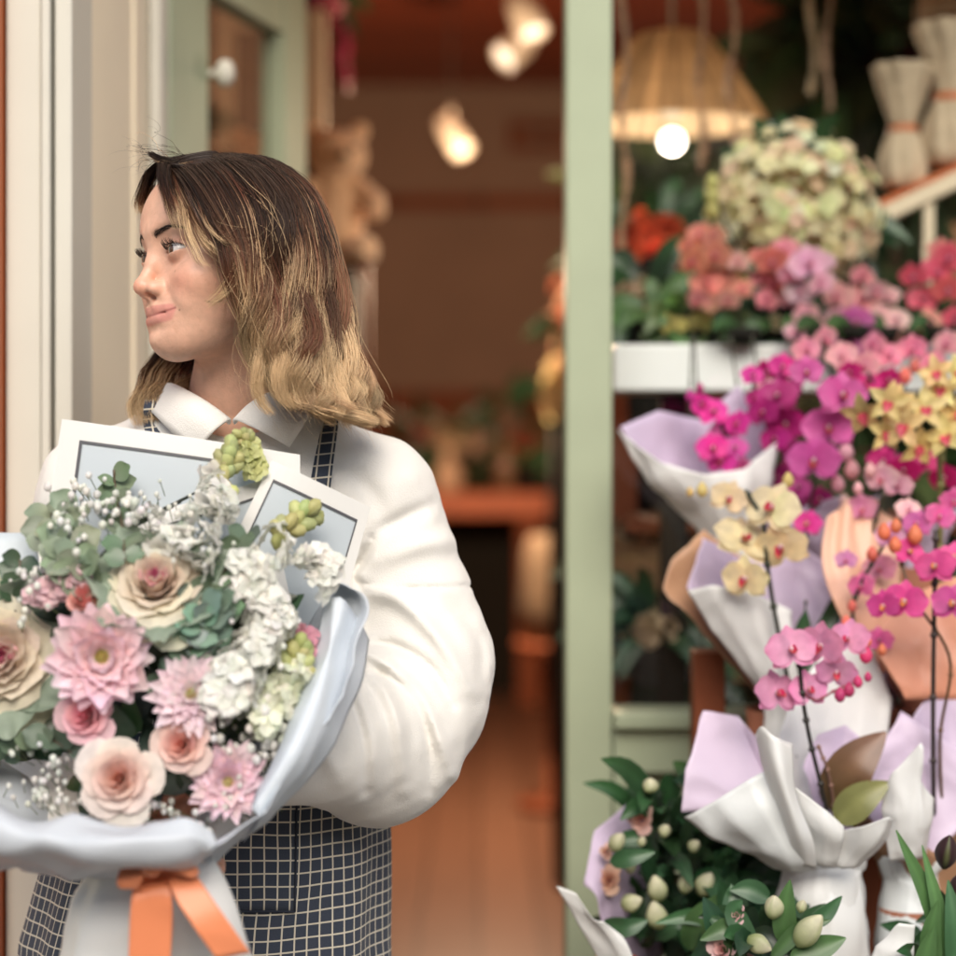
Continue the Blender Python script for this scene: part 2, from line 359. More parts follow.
# ---- lamps
def spotlamp(px, py, Y, d, ln, label, power):
    c = P(px, py, Y); d = nrm(d); r = .042
    t = thing('ceiling_spotlight', label, 'spotlight', (c[0], Y, 3.3), 'spotlights under the ceiling')
    B = basis(d); mb = MB()
    back = c - d * ln
    mb.lathe([(0, 0), (r * .7, 0), (r * .86, .01), (r, ln * .35), (r * 1.02, ln), (r * .88, ln), (r * .86, ln - .012)], W3, back, 24, B)
    mb.build('housing', M_lampbody, t)
    MB().lathe([(0, ln - .010), (r * .85, ln - .0095)], W3, back, 24, B).build('lens', M_lens, t)
    mb = MB(); j = back + d * ln * .4
    mb.tube([j + A([0, 0, r]), j + A([0, 0, r + .05])], .012, W3); mb.build('bracket', M_lampbody, t); mb = MB(); mb.tube([j + A([0, 0, r + .05]), A([j[0], j[1], 3.25])], .003, W3)
    mb.lathe([(0, 0), (.05, 0), (.05, .05), (0, .05)], W3, (j[0], j[1], 3.249), 20); mb.build('rod', M_dark, t)
    ld = bpy.data.lights.new('spot', 'POINT'); ld.energy = power; ld.color = (1, .69, .45); ld.shadow_soft_size = .04
    lo = bpy.data.objects.new('lamp_light', ld); COL.objects.link(lo); lo.parent = t
    lo.location = tuple(c + d * .15 + A([0, -.45, -.22]) * (1 if Y < 7 else 2.0) - A(t.location)); lo.rotation_euler = Vector(-d).to_track_quat('Z', 'Y').to_euler()
    return t
spotlamp(534, 34, 5.6, (.34, -.38, -.85), .13, 'cylindrical pale ceiling spotlight, upper one of the close pair', 8)
spotlamp(503, 58, 5.8, (-.62, -.42, -.55), .11, 'short ceiling spotlight tilted left, lower one of the close pair', 8)
spotlamp(463, 151, 8.0, (.42, -.42, -.72), .17, 'single dim ceiling spotlight hanging deeper in the shop', 165)

c = P(672, 80, 4.0)
t = thing('pendant_lamp', 'woven raffia cone pendant lamp with a glowing round bulb', 'lamp', (c[0], 4.0, 3.3))
prof = [(R(12, 4), P(0, 35, 4)[2]), (R(34, 4), P(0, 37, 4)[2]), (R(60, 4), P(0, 70, 4)[2]), (R(79, 4), P(0, 98, 4)[2]), (R(92, 4), P(0, 120, 4)[2]), (R(91, 4), P(0, 125, 4)[2])]
pr = catmull([(a, 0, b) for a, b in prof], 26)[:, [0, 2]]
mb = MB(); sg = 240; rr_ = np.random.default_rng(3); aa_ = np.arange(sg) / sg * 6.2832; rib_ = 1 + .012 * np.sin(aa_ * 60)
q_ = np.stack([c[0] + pr[:, :1] * rib_ * np.cos(aa_), 4 + pr[:, :1] * rib_ * np.sin(aa_), np.repeat(pr[:, 1:2], sg, 1)], -1)
st_ = np.repeat(rr_.uniform(.55, 1.15, 120), 2)[None, :, None] * rr_.uniform(.9, 1.08, (len(pr), 1, 1)); mb.grid(q_, (A([.66, .50, .33]) * st_).reshape(-1, 3), cv=True); mb.build('lamp_shade', M_raffia, t, thick=.003)
mb = MB(); mb.tube([(c[0], 4, 3.3), (c[0], 4, P(0, 40, 4)[2])], .005, W3); mb.tube([(c[0], 4, P(0, 37, 4)[2]), (c[0], 4, P(0, 118, 4)[2])], .018, W3, 12)
mb.build('cord', M_lampbody, t)
bz = P(0, 141, 4)[2]; MB().ball((c[0], 4, bz), (.023, .023, .022), W3, seg=24, rings=16).build('bulb', M_bulb, t)
ld = bpy.data.lights.new('bulb_light', 'POINT'); ld.energy = 5; ld.color = (1, .84, .66); ld.shadow_soft_size = .05
lo = bpy.data.objects.new('bulb_light', ld); COL.objects.link(lo); lo.parent = t; lo.location = (0, 0, bz - .06 - 3.3)

# bead strings hanging behind the pane
def beads(px, y0, y1, Y, label, wob=3, cl=(.42, .25, .15)):
    top = P(px, y0, Y); bot = P(px, y1, Y)
    t = thing('bead_string', label, 'bead string', (top[0], Y, top[2]), 'bead strings hanging behind the window glass')
    n = int((top[2] - bot[2]) / .0105); mb = MB(); r = np.random.default_rng(int(px))
    for k in range(n):
        z = top[2] - k * .0105; x = top[0] + R(wob, Y) * math.sin(k * .33 + px) ; s = .0052 + .0035 * (math.sin(k * .5 + px) > .2)
        mb.ball((x, Y, z), (s, s, .0058), A(cl) * r.uniform(.7, 1.2), seg=7, rings=5)
    mb.build('beads', M_vc, t); MB().tube([(top[0], Y, 2.4), (top[0], Y, bot[2])], .0012, (.3, .2, .12)).build('cord', M_vc, t)
beads(624, -60, 262, 3.5, 'long wooden bead string beside the green window post')
beads(701, -60, 176, 3.6, 'bead string hanging behind the bulb, right of it')
beads(732, -60, 190, 3.6, 'rightmost bead string crossing the raffia shade', 4)
beads(812, -60, 100, 3.7, 'pale bead string over the dark leaves, left of two', 3, (.5, .4, .25))
beads(828, -60, 118, 3.75, 'pale bead string over the dark leaves, right of two', 3, (.5, .36, .25))
# ------------------------------------------------------------------ implicit surfaces
def Ln(q): return np.sqrt((q * q).sum(-1))
def sph(p, c, r): return Ln(p - A(c)) - r
def ell(p, c, r):
    q = p - A(c); r = A(r); k0 = Ln(q / r); k1 = Ln(q / (r * r)) + 1e-9
    return k0 * (k0 - 1) / k1
def cap(p, a, b, ra, rb=None):
    rb = ra if rb is None else rb; a = A(a, float); b = A(b, float); ba = b - a; pa = p - a
    h = np.clip((pa @ ba) / (ba @ ba), 0, 1); return Ln(pa - h[..., None] * ba) - (ra + (rb - ra) * h)
def smin(a, b, k):
    h = np.maximum(k - np.abs(a - b), 0) / k; return np.minimum(a, b) - h * h * k * .25
def smax(a, b, k): return -smin(-a, -b, k)
def chain(p, pts, rs, k=.01):
    d = None
    for i in range(len(pts) - 1):
        e = cap(p, pts[i], pts[i + 1], rs[i], rs[i + 1]); d = e if d is None else smin(d, e, k)
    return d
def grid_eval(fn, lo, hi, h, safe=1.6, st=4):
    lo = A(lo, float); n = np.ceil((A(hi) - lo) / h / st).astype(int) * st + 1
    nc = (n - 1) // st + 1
    gx = [lo[i] + np.arange(nc[i]) * h * st for i in range(3)]
    G = np.stack(np.meshgrid(*gx, indexing='ij'), -1); Fc = fn(G.reshape(-1, 3)).reshape(nc)
    near = np.abs(Fc) < h * st * safe
    cells = np.zeros(nc - 1, bool)
    for i in (0, 1):
        for j in (0, 1):
            for k in (0, 1): cells |= near[i:nc[0] - 1 + i, j:nc[1] - 1 + j, k:nc[2] - 1 + k]
    F = np.repeat(np.repeat(np.repeat(Fc, st, 0), st, 1), st, 2)[:n[0], :n[1], :n[2]].copy()
    m = np.zeros(n, bool); cc = np.argwhere(cells)
    for i in range(st + 1):
        for j in range(st + 1):
            for k in range(st + 1): m[cc[:, 0] * st + i, cc[:, 1] * st + j, cc[:, 2] * st + k] = True
    idx = np.argwhere(m); vals = np.empty(len(idx))
    for s in range(0, len(idx), 400000):
        vals[s:s + 400000] = fn(lo + idx[s:s + 400000] * h)
    F[m] = vals
    return F, lo
def surface_nets(F, lo, h):
    ins = F < 0; n = A(F.shape) - 1
    cnt = np.zeros(n, np.int8)
    for i in (0, 1):
        for j in (0, 1):
            for k in (0, 1): cnt += ins[i:n[0] + i, j:n[1] + j, k:n[2] + k]
    act = (cnt > 0) & (cnt < 8); ids = -np.ones(n, np.int64); cells = np.argwhere(act); ids[act] = np.arange(len(cells))
    pos = np.zeros((len(cells), 3)); w = np.zeros(len(cells)); x, y, z = cells.T
    for ax in range(3):
        o = [i for i in range(3) if i != ax]
        for a in (0, 1):
            for b in (0, 1):
                d0 = [0, 0, 0]; d0[o[0]] = a; d0[o[1]] = b; d1 = list(d0); d1[ax] = 1
                f0 = F[x + d0[0], y + d0[1], z + d0[2]]; f1 = F[x + d1[0], y + d1[1], z + d1[2]]
                cr = (f0 < 0) != (f1 < 0); t = np.where(cr, f0 / (f0 - f1 + 1e-20), 0)
                q = np.tile(A(d0, float), (len(cells), 1)); q[:, ax] = t
                pos += q * cr[:, None]; w += cr
    pos = lo + (cells + pos / w[:, None]) * h
    faces = []
    for ax in range(3):
        o = [i for i in range(3) if i != ax]
        sl0 = [slice(None)] * 3; sl1 = [slice(None)] * 3; sl0[ax] = slice(0, -1); sl1[ax] = slice(1, None)
        a = ins[tuple(sl0)]; b = ins[tuple(sl1)]; e = np.argwhere(a != b)
        e = e[(e[:, o[0]] > 0) & (e[:, o[1]] > 0) & (e[:, o[0]] < n[o[0]]) & (e[:, o[1]] < n[o[1]])]
        s0 = a[e[:, 0], e[:, 1], e[:, 2]]; q = []
        for (u, v) in ((-1, -1), (0, -1), (0, 0), (-1, 0)):
            c = e.copy(); c[:, o[0]] += u; c[:, o[1]] += v; q.append(ids[c[:, 0], c[:, 1], c[:, 2]])
        q = np.stack(q, 1); flip = s0 if ax != 1 else ~s0
        q[~flip] = q[~flip][:, ::-1]; faces.append(q)
    return pos, np.concatenate(faces)
def sdf_mesh(fn, lo, hi, h, **k):
    F, l = grid_eval(fn, lo, hi, h, **k); return surface_nets(F, l, h)
def front(fn, px, py, y0=1.7, y1=2.6, off=0):     # first hit of the ray of a photo point with a shape
    Y = np.arange(y0, y1, .002); d = fn(np.stack([P(px, py, a) for a in Y])); i = np.argmax(d < 0)
    if not (d < 0).any(): return None
    return float(Y[i]) - off
# ------------------------------------------------------------------ the woman
YH = 2.2
HC = P(225, 258, YH)
yaw, roll, pitch = math.radians(-56), math.radians(5), math.radians(0)
def rotm(ax, a): return np.array(Matrix.Rotation(a, 3, ax))
HM = rotm('Z', yaw) @ rotm('Y', -roll) @ rotm('X', pitch) @ np.diag([1, -1, 1.])      # local (side, forward, up) -> world
def to_w(q): return A(q, float) @ HM.T + HC
def to_l(q): return (A(q, float) - HC) @ HM          # orthogonal matrix: the inverse is its transpose
neck_b, neck_c = to_l(P(240, 432, 2.262)), to_l(P(238, 400, 2.25))
chest_a, chest_b = to_l(P(190, 470, 2.28)), to_l(P(300, 470, 2.28))
def pathdist(px, py, pts):
    c = catmull([(a, b, 0) for a, b in pts], 24)[:, :2]; best = np.full(px.shape, 1e9); s = np.zeros(px.shape)
    for i in range(len(c) - 1):
        a, b = c[i], c[i + 1]; ba = b - a; h = np.clip(((px - a[0]) * ba[0] + (py - a[1]) * ba[1]) / (ba @ ba + 1e-9), 0, 1)
        d = np.hypot(px - a[0] - h * ba[0], py - a[1] - h * ba[1]); m = d < best
        best = np.where(m, d, best); s = np.where(m, (i + h) / (len(c) - 1), s)
    return best, s
def lip_u(t): return A([.0325 * t, .0838 - .0205 * t ** 2 + .001 * t, -.0575 - .0005 * t ** 2 + .0010 * math.sin(t * 5)])
def head(p):
    q = p.copy(); q[..., 0] = np.abs(q[..., 0]); x, f, z = q[..., 0], q[..., 1], q[..., 2]
    d = ell(q, (0, -.012, .026), (.074, .094, .076))
    d = smin(d, ell(q, (0, .026, .032), (.061, .052, .054)), .03)
    d = smin(d, ell(q, (0, .028, -.03), (.0595, .049, .062)), .02)
    d = smin(d, ell(q, (0, .030, -.067), (.043, .041, .037)), .02)
    d = smin(d, cap(q, (.048, -.014, -.040), (.014, .056, -.087), .0165, .0150), .020)
    d = smin(d, sph(q, (.0, .0610, -.0885), .0175), .016)
    d = smin(d, ell(q, (.042, .050, -.030), (.020, .024, .020)), .022)
    d = smin(d, cap(q, (.006, .0775, .020), (.044, .060, .023), .0085, .007), .014)
    d = smin(d, ell(q, (0, .056, -.064), (.031, .0265, .0255)), .026)
    d = smax(d, -sph(q, (.0315, .0945, .001), .0215), .016)
    # nose
    nz_ = chain(q, [(0, .0760, .010), (0, .0835, -.010), (0, .0935, -.0315)], [.0062, .0056, .0074], .006)
    nz_ = smin(nz_, sph(q, (0, .0955, -.0345), .0080), .006)
    nz_ = smin(nz_, ell(q, (.0122, .0850, -.0365), (.0068, .0098, .0070)), .006)
    nz_ = smin(nz_, cap(q, (0, .091, -.0415), (0, .080, -.0455), .0040, .004), .005)
    d = smin(d, nz_, .011)
    d = smax(d, -ell(q, (.0070, .0895, -.0448), (.0042, .0068, .0042)), .002)
    al = np.hypot(np.hypot(x - .0122, (z + .0365)) - .0088, 0 * x); d = d + .0005 * np.exp(-(al / .0018) ** 2) * (x > .012) * (f > .07) * (z < -.028)
    nl, _s = pathdist(x * 1000, z * 1000, [(19, -36), (27, -47), (33, -58)]); d = d + .0006 * np.exp(-(nl / 4.0) ** 2) * (f > .04)
    # lips
    up = chain(q, [lip_u(0) + A([0, -.001, -.001]), lip_u(.22) + A([0, 0, .0007]), lip_u(.6), lip_u(1)], [.0033, .0035, .0028, .0010], .003)
    lo_ = chain(q, [(0, .0818, -.0685), (.011, .0804, -.0680), (.023, .0735, -.0648), (.0325, .0645, -.0590)], [.0038, .0037, .0026, .0010], .003)
    d = smin(d, smin(up, lo_, .0015), .0050)
    d = smax(d, -chain(q, [(0, .0890, -.0632), (.009, .0878, -.0630), (.021, .0800, -.0626), (.0355, .0640, -.0590)], [.0007, .0007, .0007, .0008], .001), .0022)
    d = d + .0028 * np.exp(-((z + .0775) / .0055) ** 2 - (x / .020) ** 2) * (f > .05)      # hollow under the lower lip
    d = d - .0030 * np.exp(-((z + .092) / .010) ** 2 - (x / .014) ** 2) * (f > .045)
    d = d - .0030 * np.exp(-((z + .055) / .013) ** 2 - ((x - .043) / .010) ** 2) * (f > .03)   # cheek lifted by the smile
    # lids round the eyeballs
    e = q - A([.0310, .0655, 0]); lid = Ln(e) - .0139
    d = smin(d, lid, .0045)
    ex = (e[..., 0]) / .0148
    zu = .0064 * np.clip(1 - ex ** 2, 0, 1) ** .75; zl = -.0036 * np.clip(1 - ex ** 2, 0, 1) ** .8
    tilt = e[..., 2] - .0012 * ex
    opn = np.maximum(np.maximum(tilt - zu, zl - tilt), (np.abs(ex) - 1) * .0148)
    opn = np.maximum(opn, .062 - f)
    d = smax(d, -opn, .0010)
    cr = np.abs(tilt - (.0088 * np.clip(1 - (ex * .85) ** 2, 0, 1) ** .6)) - .0006          # crease above the lid
    d = d + .0009 * np.exp(-(cr / .0011) ** 2) * (np.abs(ex) < 1.05) * (f > .06)
    # ear
    er = ell(q, (.0735, -.012, -.012), (.0055, .0155, .030)); er = smax(er, -ell(q, (.0785, -.009, -.008), (.004, .0085, .017)), .004)
    d = smin(d, er, .006)
    # neck and upper chest (in true coordinates, not mirrored)
    n = cap(p, (0, -.022, -.045), neck_c, .0490, .0475); n = smin(n, cap(p, neck_c, neck_b, .0475, .060), .02)
    d = smin(d, n, .020)
    d = smin(d, cap(p, chest_a, chest_b, .048), .035)
    return d
hv, hf = sdf_mesh(head, (-.11, -.15, -.27), (.13, .13, .125), .00125, safe=2.2)
SKIN = A([.71, .43, .31])
def skin_col(v):
    x, f, z = np.abs(v[:, 0]), v[:, 1], v[:, 2]; c = np.tile(SKIN, (len(v), 1))
    def blend(m, col):
        nonlocal c; m = np.clip(m, 0, 1)[:, None]; c = c * (1 - m) + A(col) * m
    blend(.22 * (vnoise(v, 60, 3) + 1) * .5, (.58, .28, .18)); blend(.16 * (vnoise(v, 240, 4) > .55), (.50, .24, .15))
    blend(.50 * np.exp(-(((x - .043) / .018) ** 2 + ((z + .033) / .016) ** 2)) * (f > .03), (.66, .25, .17))
    blend(.45 * np.exp(-((x / .014) ** 2 + ((z + .036) / .011) ** 2)) * (f > .08), (.66, .24, .15))
    zz = z + .0632 - 3.0 * x ** 2
    upm = sstep(zz, -.0115, -.0085) * (1 - sstep(zz, .0085 - .0040 * (x / .0340) ** 2 - .0008 * np.exp(-(x / .003) ** 2), .0100 - .004 * (x / .0340) ** 2))
    wid = 1 - sstep(x + .6 * np.abs(zz), .0315, .0365)
    fr = f > (.0840 - .024 * (x / .0340) ** 2 - .006)
    blend(.85 * upm * wid * fr, (.58, .235, .195))
    blend(.75 * np.exp(-((zz - 1. * x ** 2) / .0011) ** 2) * (x < .034) * (f > .060), (.22, .05, .04))
    e = v - A([.031, .0655, 0]); e[:, 0] = x - .031; re = np.sqrt((e ** 2).sum(1))
    blend(.35 * np.exp(-((re - .013) / .004) ** 2) * (f > .06), (.42, .17, .11))
    lidline = np.exp(-((e[:, 2] - .0048 + .004 * (e[:, 0] / .0148) ** 2) / .0012) ** 2) * (np.abs(e[:, 0]) < .0155) * (re < .0150) * (f > .066)
    blend(.85 * lidline, (.03, .015, .01))
    bz_ = .0165 + .0085 * np.sin((x - .012) / .038 * 2.2) - .004 * ((x - .012) / .038) ** 2
    blend(.38 * np.exp(-((z - bz_ - .002) / .0028) ** 2) * (x > .010) * (x < .050) * (f > .03), (.16, .08, .05))
    blend(.7 * np.exp(-(((x - .0070) / .0036) ** 2 + ((z + .0470) / .0022) ** 2)) * (f > .078), (.20, .06, .04))
    # scalp under the hair
    hl = ((z - .066) + (.060 - f) * 1.2 > 0) & (z > -.02) & ((z > .045) | (f < .022))
    blend(hl * 1., (.03, .017, .012))
    for (mx, mf, mz, s) in ((.036, .075, -.0225, .0010), (.037, .070, -.062, .0008), (.055, .045, -.055, .0009), (.045, .045, -.10, .0009)):
        blend(.75 * np.exp(-((v[:, 0] - mx) ** 2 + (z - mz) ** 2) / s ** 2) * (f > .0), (.12, .05, .03))
    return c
body = MB(); body.add(to_w(hv), hf[:, ::-1], skin_col(hv))

# torso, legs and arms under the clothes (coarse), and the two hands (fine)
def tors(p):
    d = cap(p, P(170, 480, 2.30), P(310, 480, 2.30), .055)
    d = smin(d, ell(p, P(240, 590, 2.29), (.145, .095, .20)), .05)
    d = smin(d, ell(p, P(205, 860, 2.30), (.150, .10, .16)), .05)
    for s, px in ((0, 130), (1, 280)):
        hp = P(px, 930, 2.30); kn = hp + A([0, 0, -.36]); an = hp + A([.0, .01, -.74])
        an[2] = .03; kn[2] = .46
        d = smin(d, chain(p, [hp, kn, an], [.082, .055, .034], .02), .04)
        d = smin(d, cap(p, an + A([0, .02, -.0]), an + A([-.015, -.15, -.0]), .03, .026), .02)
    return d
bv, bf = sdf_mesh(tors, (-.62, 2.05, 0.0), (.12, 2.5, 1.30), .012)
M_skin = mat('skin', rough=.40, vcol=True, sss=.09, bump=(520, .35, .0008), spec=.42, nz=(120, .09))
body.add(bv, bf[:, ::-1], SKIN)

WR, WL = P(84, 846, 1.985), P(232, 760, 2.06)          # wrists
def hand(p, w, d, n, side, curl, thumb, fa, s=1.0):
    """w wrist, d pointing along the palm, n palm normal (curl direction), side from little finger to index"""
    d, n, side = nrm(d), nrm(n), nrm(side)
    kn = w + d * .078 * s
    o = ell_box(p, w + d * .042 * s, (d, side, n), (.044 * s, .036 * s, .013 * s))
    o = smin(o, cap(p, w + (A(fa) - w) * .8, w + d * .01, .025, .023), .015)
    for i, (lat, L) in enumerate(((.030, .072), (.010, .080), (-.010, .074), (-.028, .058))):
        a = kn + side * lat * s; pts = [a - d * .02 * s, a]; ang = curl[0]; dd = d
        for j, fr in enumerate((.45, .32, .23)):
            dd = d * math.cos(ang) + n * math.sin(ang); pts.append(pts[-1] + dd * L * fr * s); ang += curl[1]
        o = smin(o, chain(p, pts, [.0095 * s, .0092 * s, .0082 * s, .0074 * s, .0062 * s], .002), .0035)
    tb = w + d * .022 * s + side * .028 * s
    pts = [tb, tb + A(thumb[0]) * s, tb + A(thumb[0]) * s + A(thumb[1]) * s]
    pts.append(pts[-1] + A(thumb[1]) * .7 * s)
    o = smin(o, chain(p, pts, [.013 * s, .0105 * s, .0092 * s, .0072 * s], .004), .006)
    return o
def ell_box(p, c, ax, r):
    q = (p - A(c)) @ np.stack(ax, 1); return ell(q, (0, 0, 0), r)
def handR(p): return hand(p, WR, (.80, .10, -.30), (.0, -1.0, .0), (-.3, -.25, -.9) if False else (.30, .0, .95), (.25, .55), ((-.004, -.030, -.012), (.004, -.016, -.026)), P(66, 825, 2.03))
def handL(p): return hand(p, WL, (-.75, -.15, -.55), (-.5, -.6, .1), (-.3, 0, .95), (.3, .4), ((.0, -.028, .012), (-.015, -.02, .012)), P(268, 748, 2.06))
for fn, w in ((handR, WR), (handL, WL)):
    v_, f_ = sdf_mesh(fn, w - .18, w + .18, .0022)
    c = np.tile(SKIN, (len(v_), 1)) * A([1.0, .86, .82]); body.add(v_, f_[:, ::-1], c)

woman = tag(body.build('person', M_skin), 'woman in a white collared sweatshirt and navy checked apron holding a big bouquet', 'person')

# eyes
M_eye = mat('eyeball', rough=.06, vcol=True, coat=.6)
for s in (1, -1):
    cl = A([.031 * s, .0655, 0]); th = np.linspace(0, math.pi, 60)[:, None]; ph = np.arange(40)[None] / 40 * 2 * math.pi
    gaze = nrm(A([-.02, 1, .02])); Bm = basis(gaze)
    q = np.stack([np.sin(th) * np.cos(ph), np.sin(th) * np.sin(ph), np.cos(th) * np.ones_like(ph)], -1)
    rr = .0125 + .0007 * np.exp(-(th / .42) ** 4); pts = (q * rr[..., None]) @ Bm.T + cl
    cc = np.where(th < .20, 0.0, np.where(th < .47, 1.0, 2.0)) * np.ones_like(ph)
    colr = np.zeros(cc.shape + (3,)); colr[cc == 0] = (.008, .006, .005); colr[cc == 1] = (.085, .040, .018); colr[cc == 2] = (.60, .56, .54)
    colr[(th > .44) & (th < .50) & (ph > -1)] = (.03, .02, .015)
    MB().grid(to_w(pts), colr, cv=True).build('eyeball', M_eye, woman)

# brows and lashes: small tapered hairs on the skin
def head_front(x, z, f0=.12):        # forward coordinate of the face surface at (x, z)
    f = np.arange(f0, .0, -.0005); d = head(np.stack([np.full_like(f, x), f, np.full_like(f, z)], 1)); return float(f[np.argmax(d < 0)])
M_hairdark = mat('dark_lash', (.030, .017, .012), .6)
r_ = np.random.default_rng(5)
for s in (1, -1):
    mb = MB()
    for k in range(240):
        t = r_.uniform(0, 1); x = .012 + .038 * t; z = .0165 + .0085 * math.sin(t * 2.2) - .004 * t ** 2 + r_.normal() * .0012 * (1.15 - t)
        f = head_front(x, z) + .0004; L = r_.uniform(.005, .008)
        d = nrm(A([.9, -.45 * (x / .05) - .1, .45 - .95 * t + r_.normal() * .15]))
        a = A([x * s, f, z]); b = a + A([d[0] * s, d[1], d[2]]) * L * .5 + A([0, .0006, 0]); c = a + A([d[0] * s, d[1], d[2]]) * L
        mb.tube(to_w([a, b, c]), [.00016, .00015, .00008], W3, 3, False)
    mb.build('eyebrow', M_hairdark, woman)
    mb = MB()
    for k in range(60):
        t = r_.uniform(-1, 1); x = .031 + .0146 * t; z = .0052 * max(0, 1 - t * t) ** .75 + .0012 * t
        f = .0655 + math.sqrt(max(1e-8, .0140 ** 2 - (x - .031) ** 2 - z * z)); L = r_.uniform(.0055, .0085) * (1 - .25 * abs(t))
        o = nrm(A([.55 * t + .1, 1, .15])); a = A([x * s, f - .0006, z]); dd = A([o[0] * s, o[1], o[2]])
        pts = [a, a + dd * L * .5, a + dd * L * .85 + A([0, 0, L * .30]), a + dd * L + A([0, 0, L * .62])]
        mb.tube(to_w(pts), [.00034, .0003, .0002, .0001], W3, 3, False)
    mb.build('eyelashes', M_hairdark, woman)

# ------------------------------------------------------------------ sweatshirt
FOLDS = [  # path in the photograph, depth sign, height, width (px)
    ([(300, 655), (340, 650), (372, 655), (395, 672), (420, 700), (440, 740), (452, 775)], .009, 9),
    ([(300, 672), (345, 668), (372, 676), (398, 668)], -.005, 8),
    ([(366, 592), (400, 600), (440, 640), (470, 690)], .010, 11),
    ([(362, 590), (352, 575), (362, 560), (372, 540)], -.012, 7),
    ([(372, 535), (400, 520), (430, 505)], -.007, 10),
    ([(380, 560), (420, 545), (455, 540)], .005, 12),
    ([(330, 665), (350, 700), (362, 740), (366, 790)], -.008, 9),
    ([(360, 664), (385, 690), (400, 730), (404, 790)], .008, 10),
    ([(372, 670), (410, 690), (428, 730), (430, 790)], -.007, 8),
    ([(310, 640), (345, 636), (380, 640)], .007, 8),
    ([(450, 600), (478, 640), (484, 700)], -.004, 9),
    ([(310, 700), (320, 740), (340, 780)], .006, 12),
    ([(365, 640), (400, 648), (430, 668), (452, 705)], -.007, 7),
    ([(345, 470), (370, 490), (385, 520)], -.004, 12),
    ([(330, 500), (350, 530), (356, 560)], -.008, 9),
]
def sweat_torso(p):
    d = cap(p, P(205, 470, 2.28), P(275, 470, 2.28), .062)
    d = smin(d, cap(p, P(238, 452, 2.275), P(372, 496, 2.27), .054, .059), .05)
    d = smin(d, cap(p, P(238, 452, 2.275), P(105, 490, 2.30), .054, .060), .05)
    d = smin(d, ell(p, P(243, 600, 2.28), (.165, .118, .22)), .05)
    d = smin(d, ell(p, P(215, 740, 2.28), (.160, .122, .14)), .04)
    return d
def sweat_base(p):
    d = sweat_torso(p)
    arm = chain(p, [P(374, 500, 2.27), P(389, 555, 2.27), P(400, 588, 2.265)], [.060, .0635, .0655], .02)
    d = smin(d, arm, .03)
    pf = [P(409, 606, 2.262), P(420, 662, 2.25), P(406, 706, 2.22), P(378, 744, 2.18), P(326, 742, 2.10), P(268, 748, 2.06), P(238, 756, 2.05)]
    lowr = chain(p, pf, [.0680, .0700, .0725, .0745, .056, .045, .030], .03)
    d = smin(d, lowr, .010)
    # far arm
    far = chain(p, [P(100, 495, 2.30), P(62, 600, 2.32), P(40, 720, 2.26), P(45, 790, 2.12), P(70, 838, 2.00)], [.060, .060, .062, .050, .031], .03)
    d = smin(d, far, .03)
    return d
def sweat(p):
    d = sweat_base(p)
    px = 478 + p[..., 0] * K / p[..., 1]; py = 440 - (p[..., 2] - CZ) * K / p[..., 1]
    m = (np.abs(d) < .03)
    q = p[m]; x, y = px[m], py[m]; dd = np.zeros(len(q)); frontness = sstep(-(q[:, 1] - 2.27), -.03, .02)
    for pts, h, w in FOLDS:
        r, s = pathdist(x, y, pts); dd -= 1.35 * h * np.exp(-(r / (w * .8)) ** 2) * np.sin(np.clip(s, .04, .96) * math.pi) ** .5 * frontness
    dd -= .0018 * vnoise(q, 19, 5) + .0030 * (1 - 2.2 * np.abs(vnoise(q * A([1, 1, .6]), 15, 9))) + .0010 * vnoise(q, 48, 6)
    seam, s = pathdist(x, y, [(350, 581), (380, 586), (430, 588), (476, 586)])
    dd += .0030 * np.exp(-(seam / 1.7) ** 2) * frontness
    d = d.copy(); d[m] += dd
    # neck opening and the short placket
    ncen = P(238, 405, 2.25); hole = cap(p, ncen + A([0, -.006, -.010]), ncen + A([0, 0, .1]), .0560, .062)
    v = np.maximum(np.abs(p[..., 0] - P(235, 0, 2.2)[0]) - np.clip((p[..., 2] - P(0, 425, 2.2)[2]) * .5, 0, .03), P(0, 424, 2.2)[2] - p[..., 2])
    v = np.maximum(v, p[..., 1] - 2.26)
    d = smax(d, -hole, .006); d = smax(d, -v, .004)
    return d
sv, sf = sdf_mesh(sweat, (-.60, 1.93, .78), (.09, 2.43, 1.40), .0034, safe=2.0)
mb = MB(); mb.add(sv, sf[:, ::-1], (.75, .73, .685))
M_sweat = mat('white_jersey', rough=.85, vcol=True, nz=(12, .03), bump=(700, .6, .0012), sheen=.25)
sw = mb.build('sweatshirt', M_sweat, woman)
def cuff(a, b, r):
    B = basis(nrm(A(b) - A(a))); L = np.linalg.norm(A(b) - A(a)); pr = []
    for t in np.linspace(0, 1, 7): pr.append((r + .0012 * math.sin(t * 3.1), L * t))
    pr.append((r - .004, L)); return MB().lathe(pr, (.80, .775, .72), a, 40, B)
cuff(P(66, 832, 2.01), P(84, 848, 1.975), .030).build('cuff', M_sweat, sw)
cuff(P(244, 755, 2.052), P(230, 762, 2.045), .031).build('cuff', M_sweat, sw)
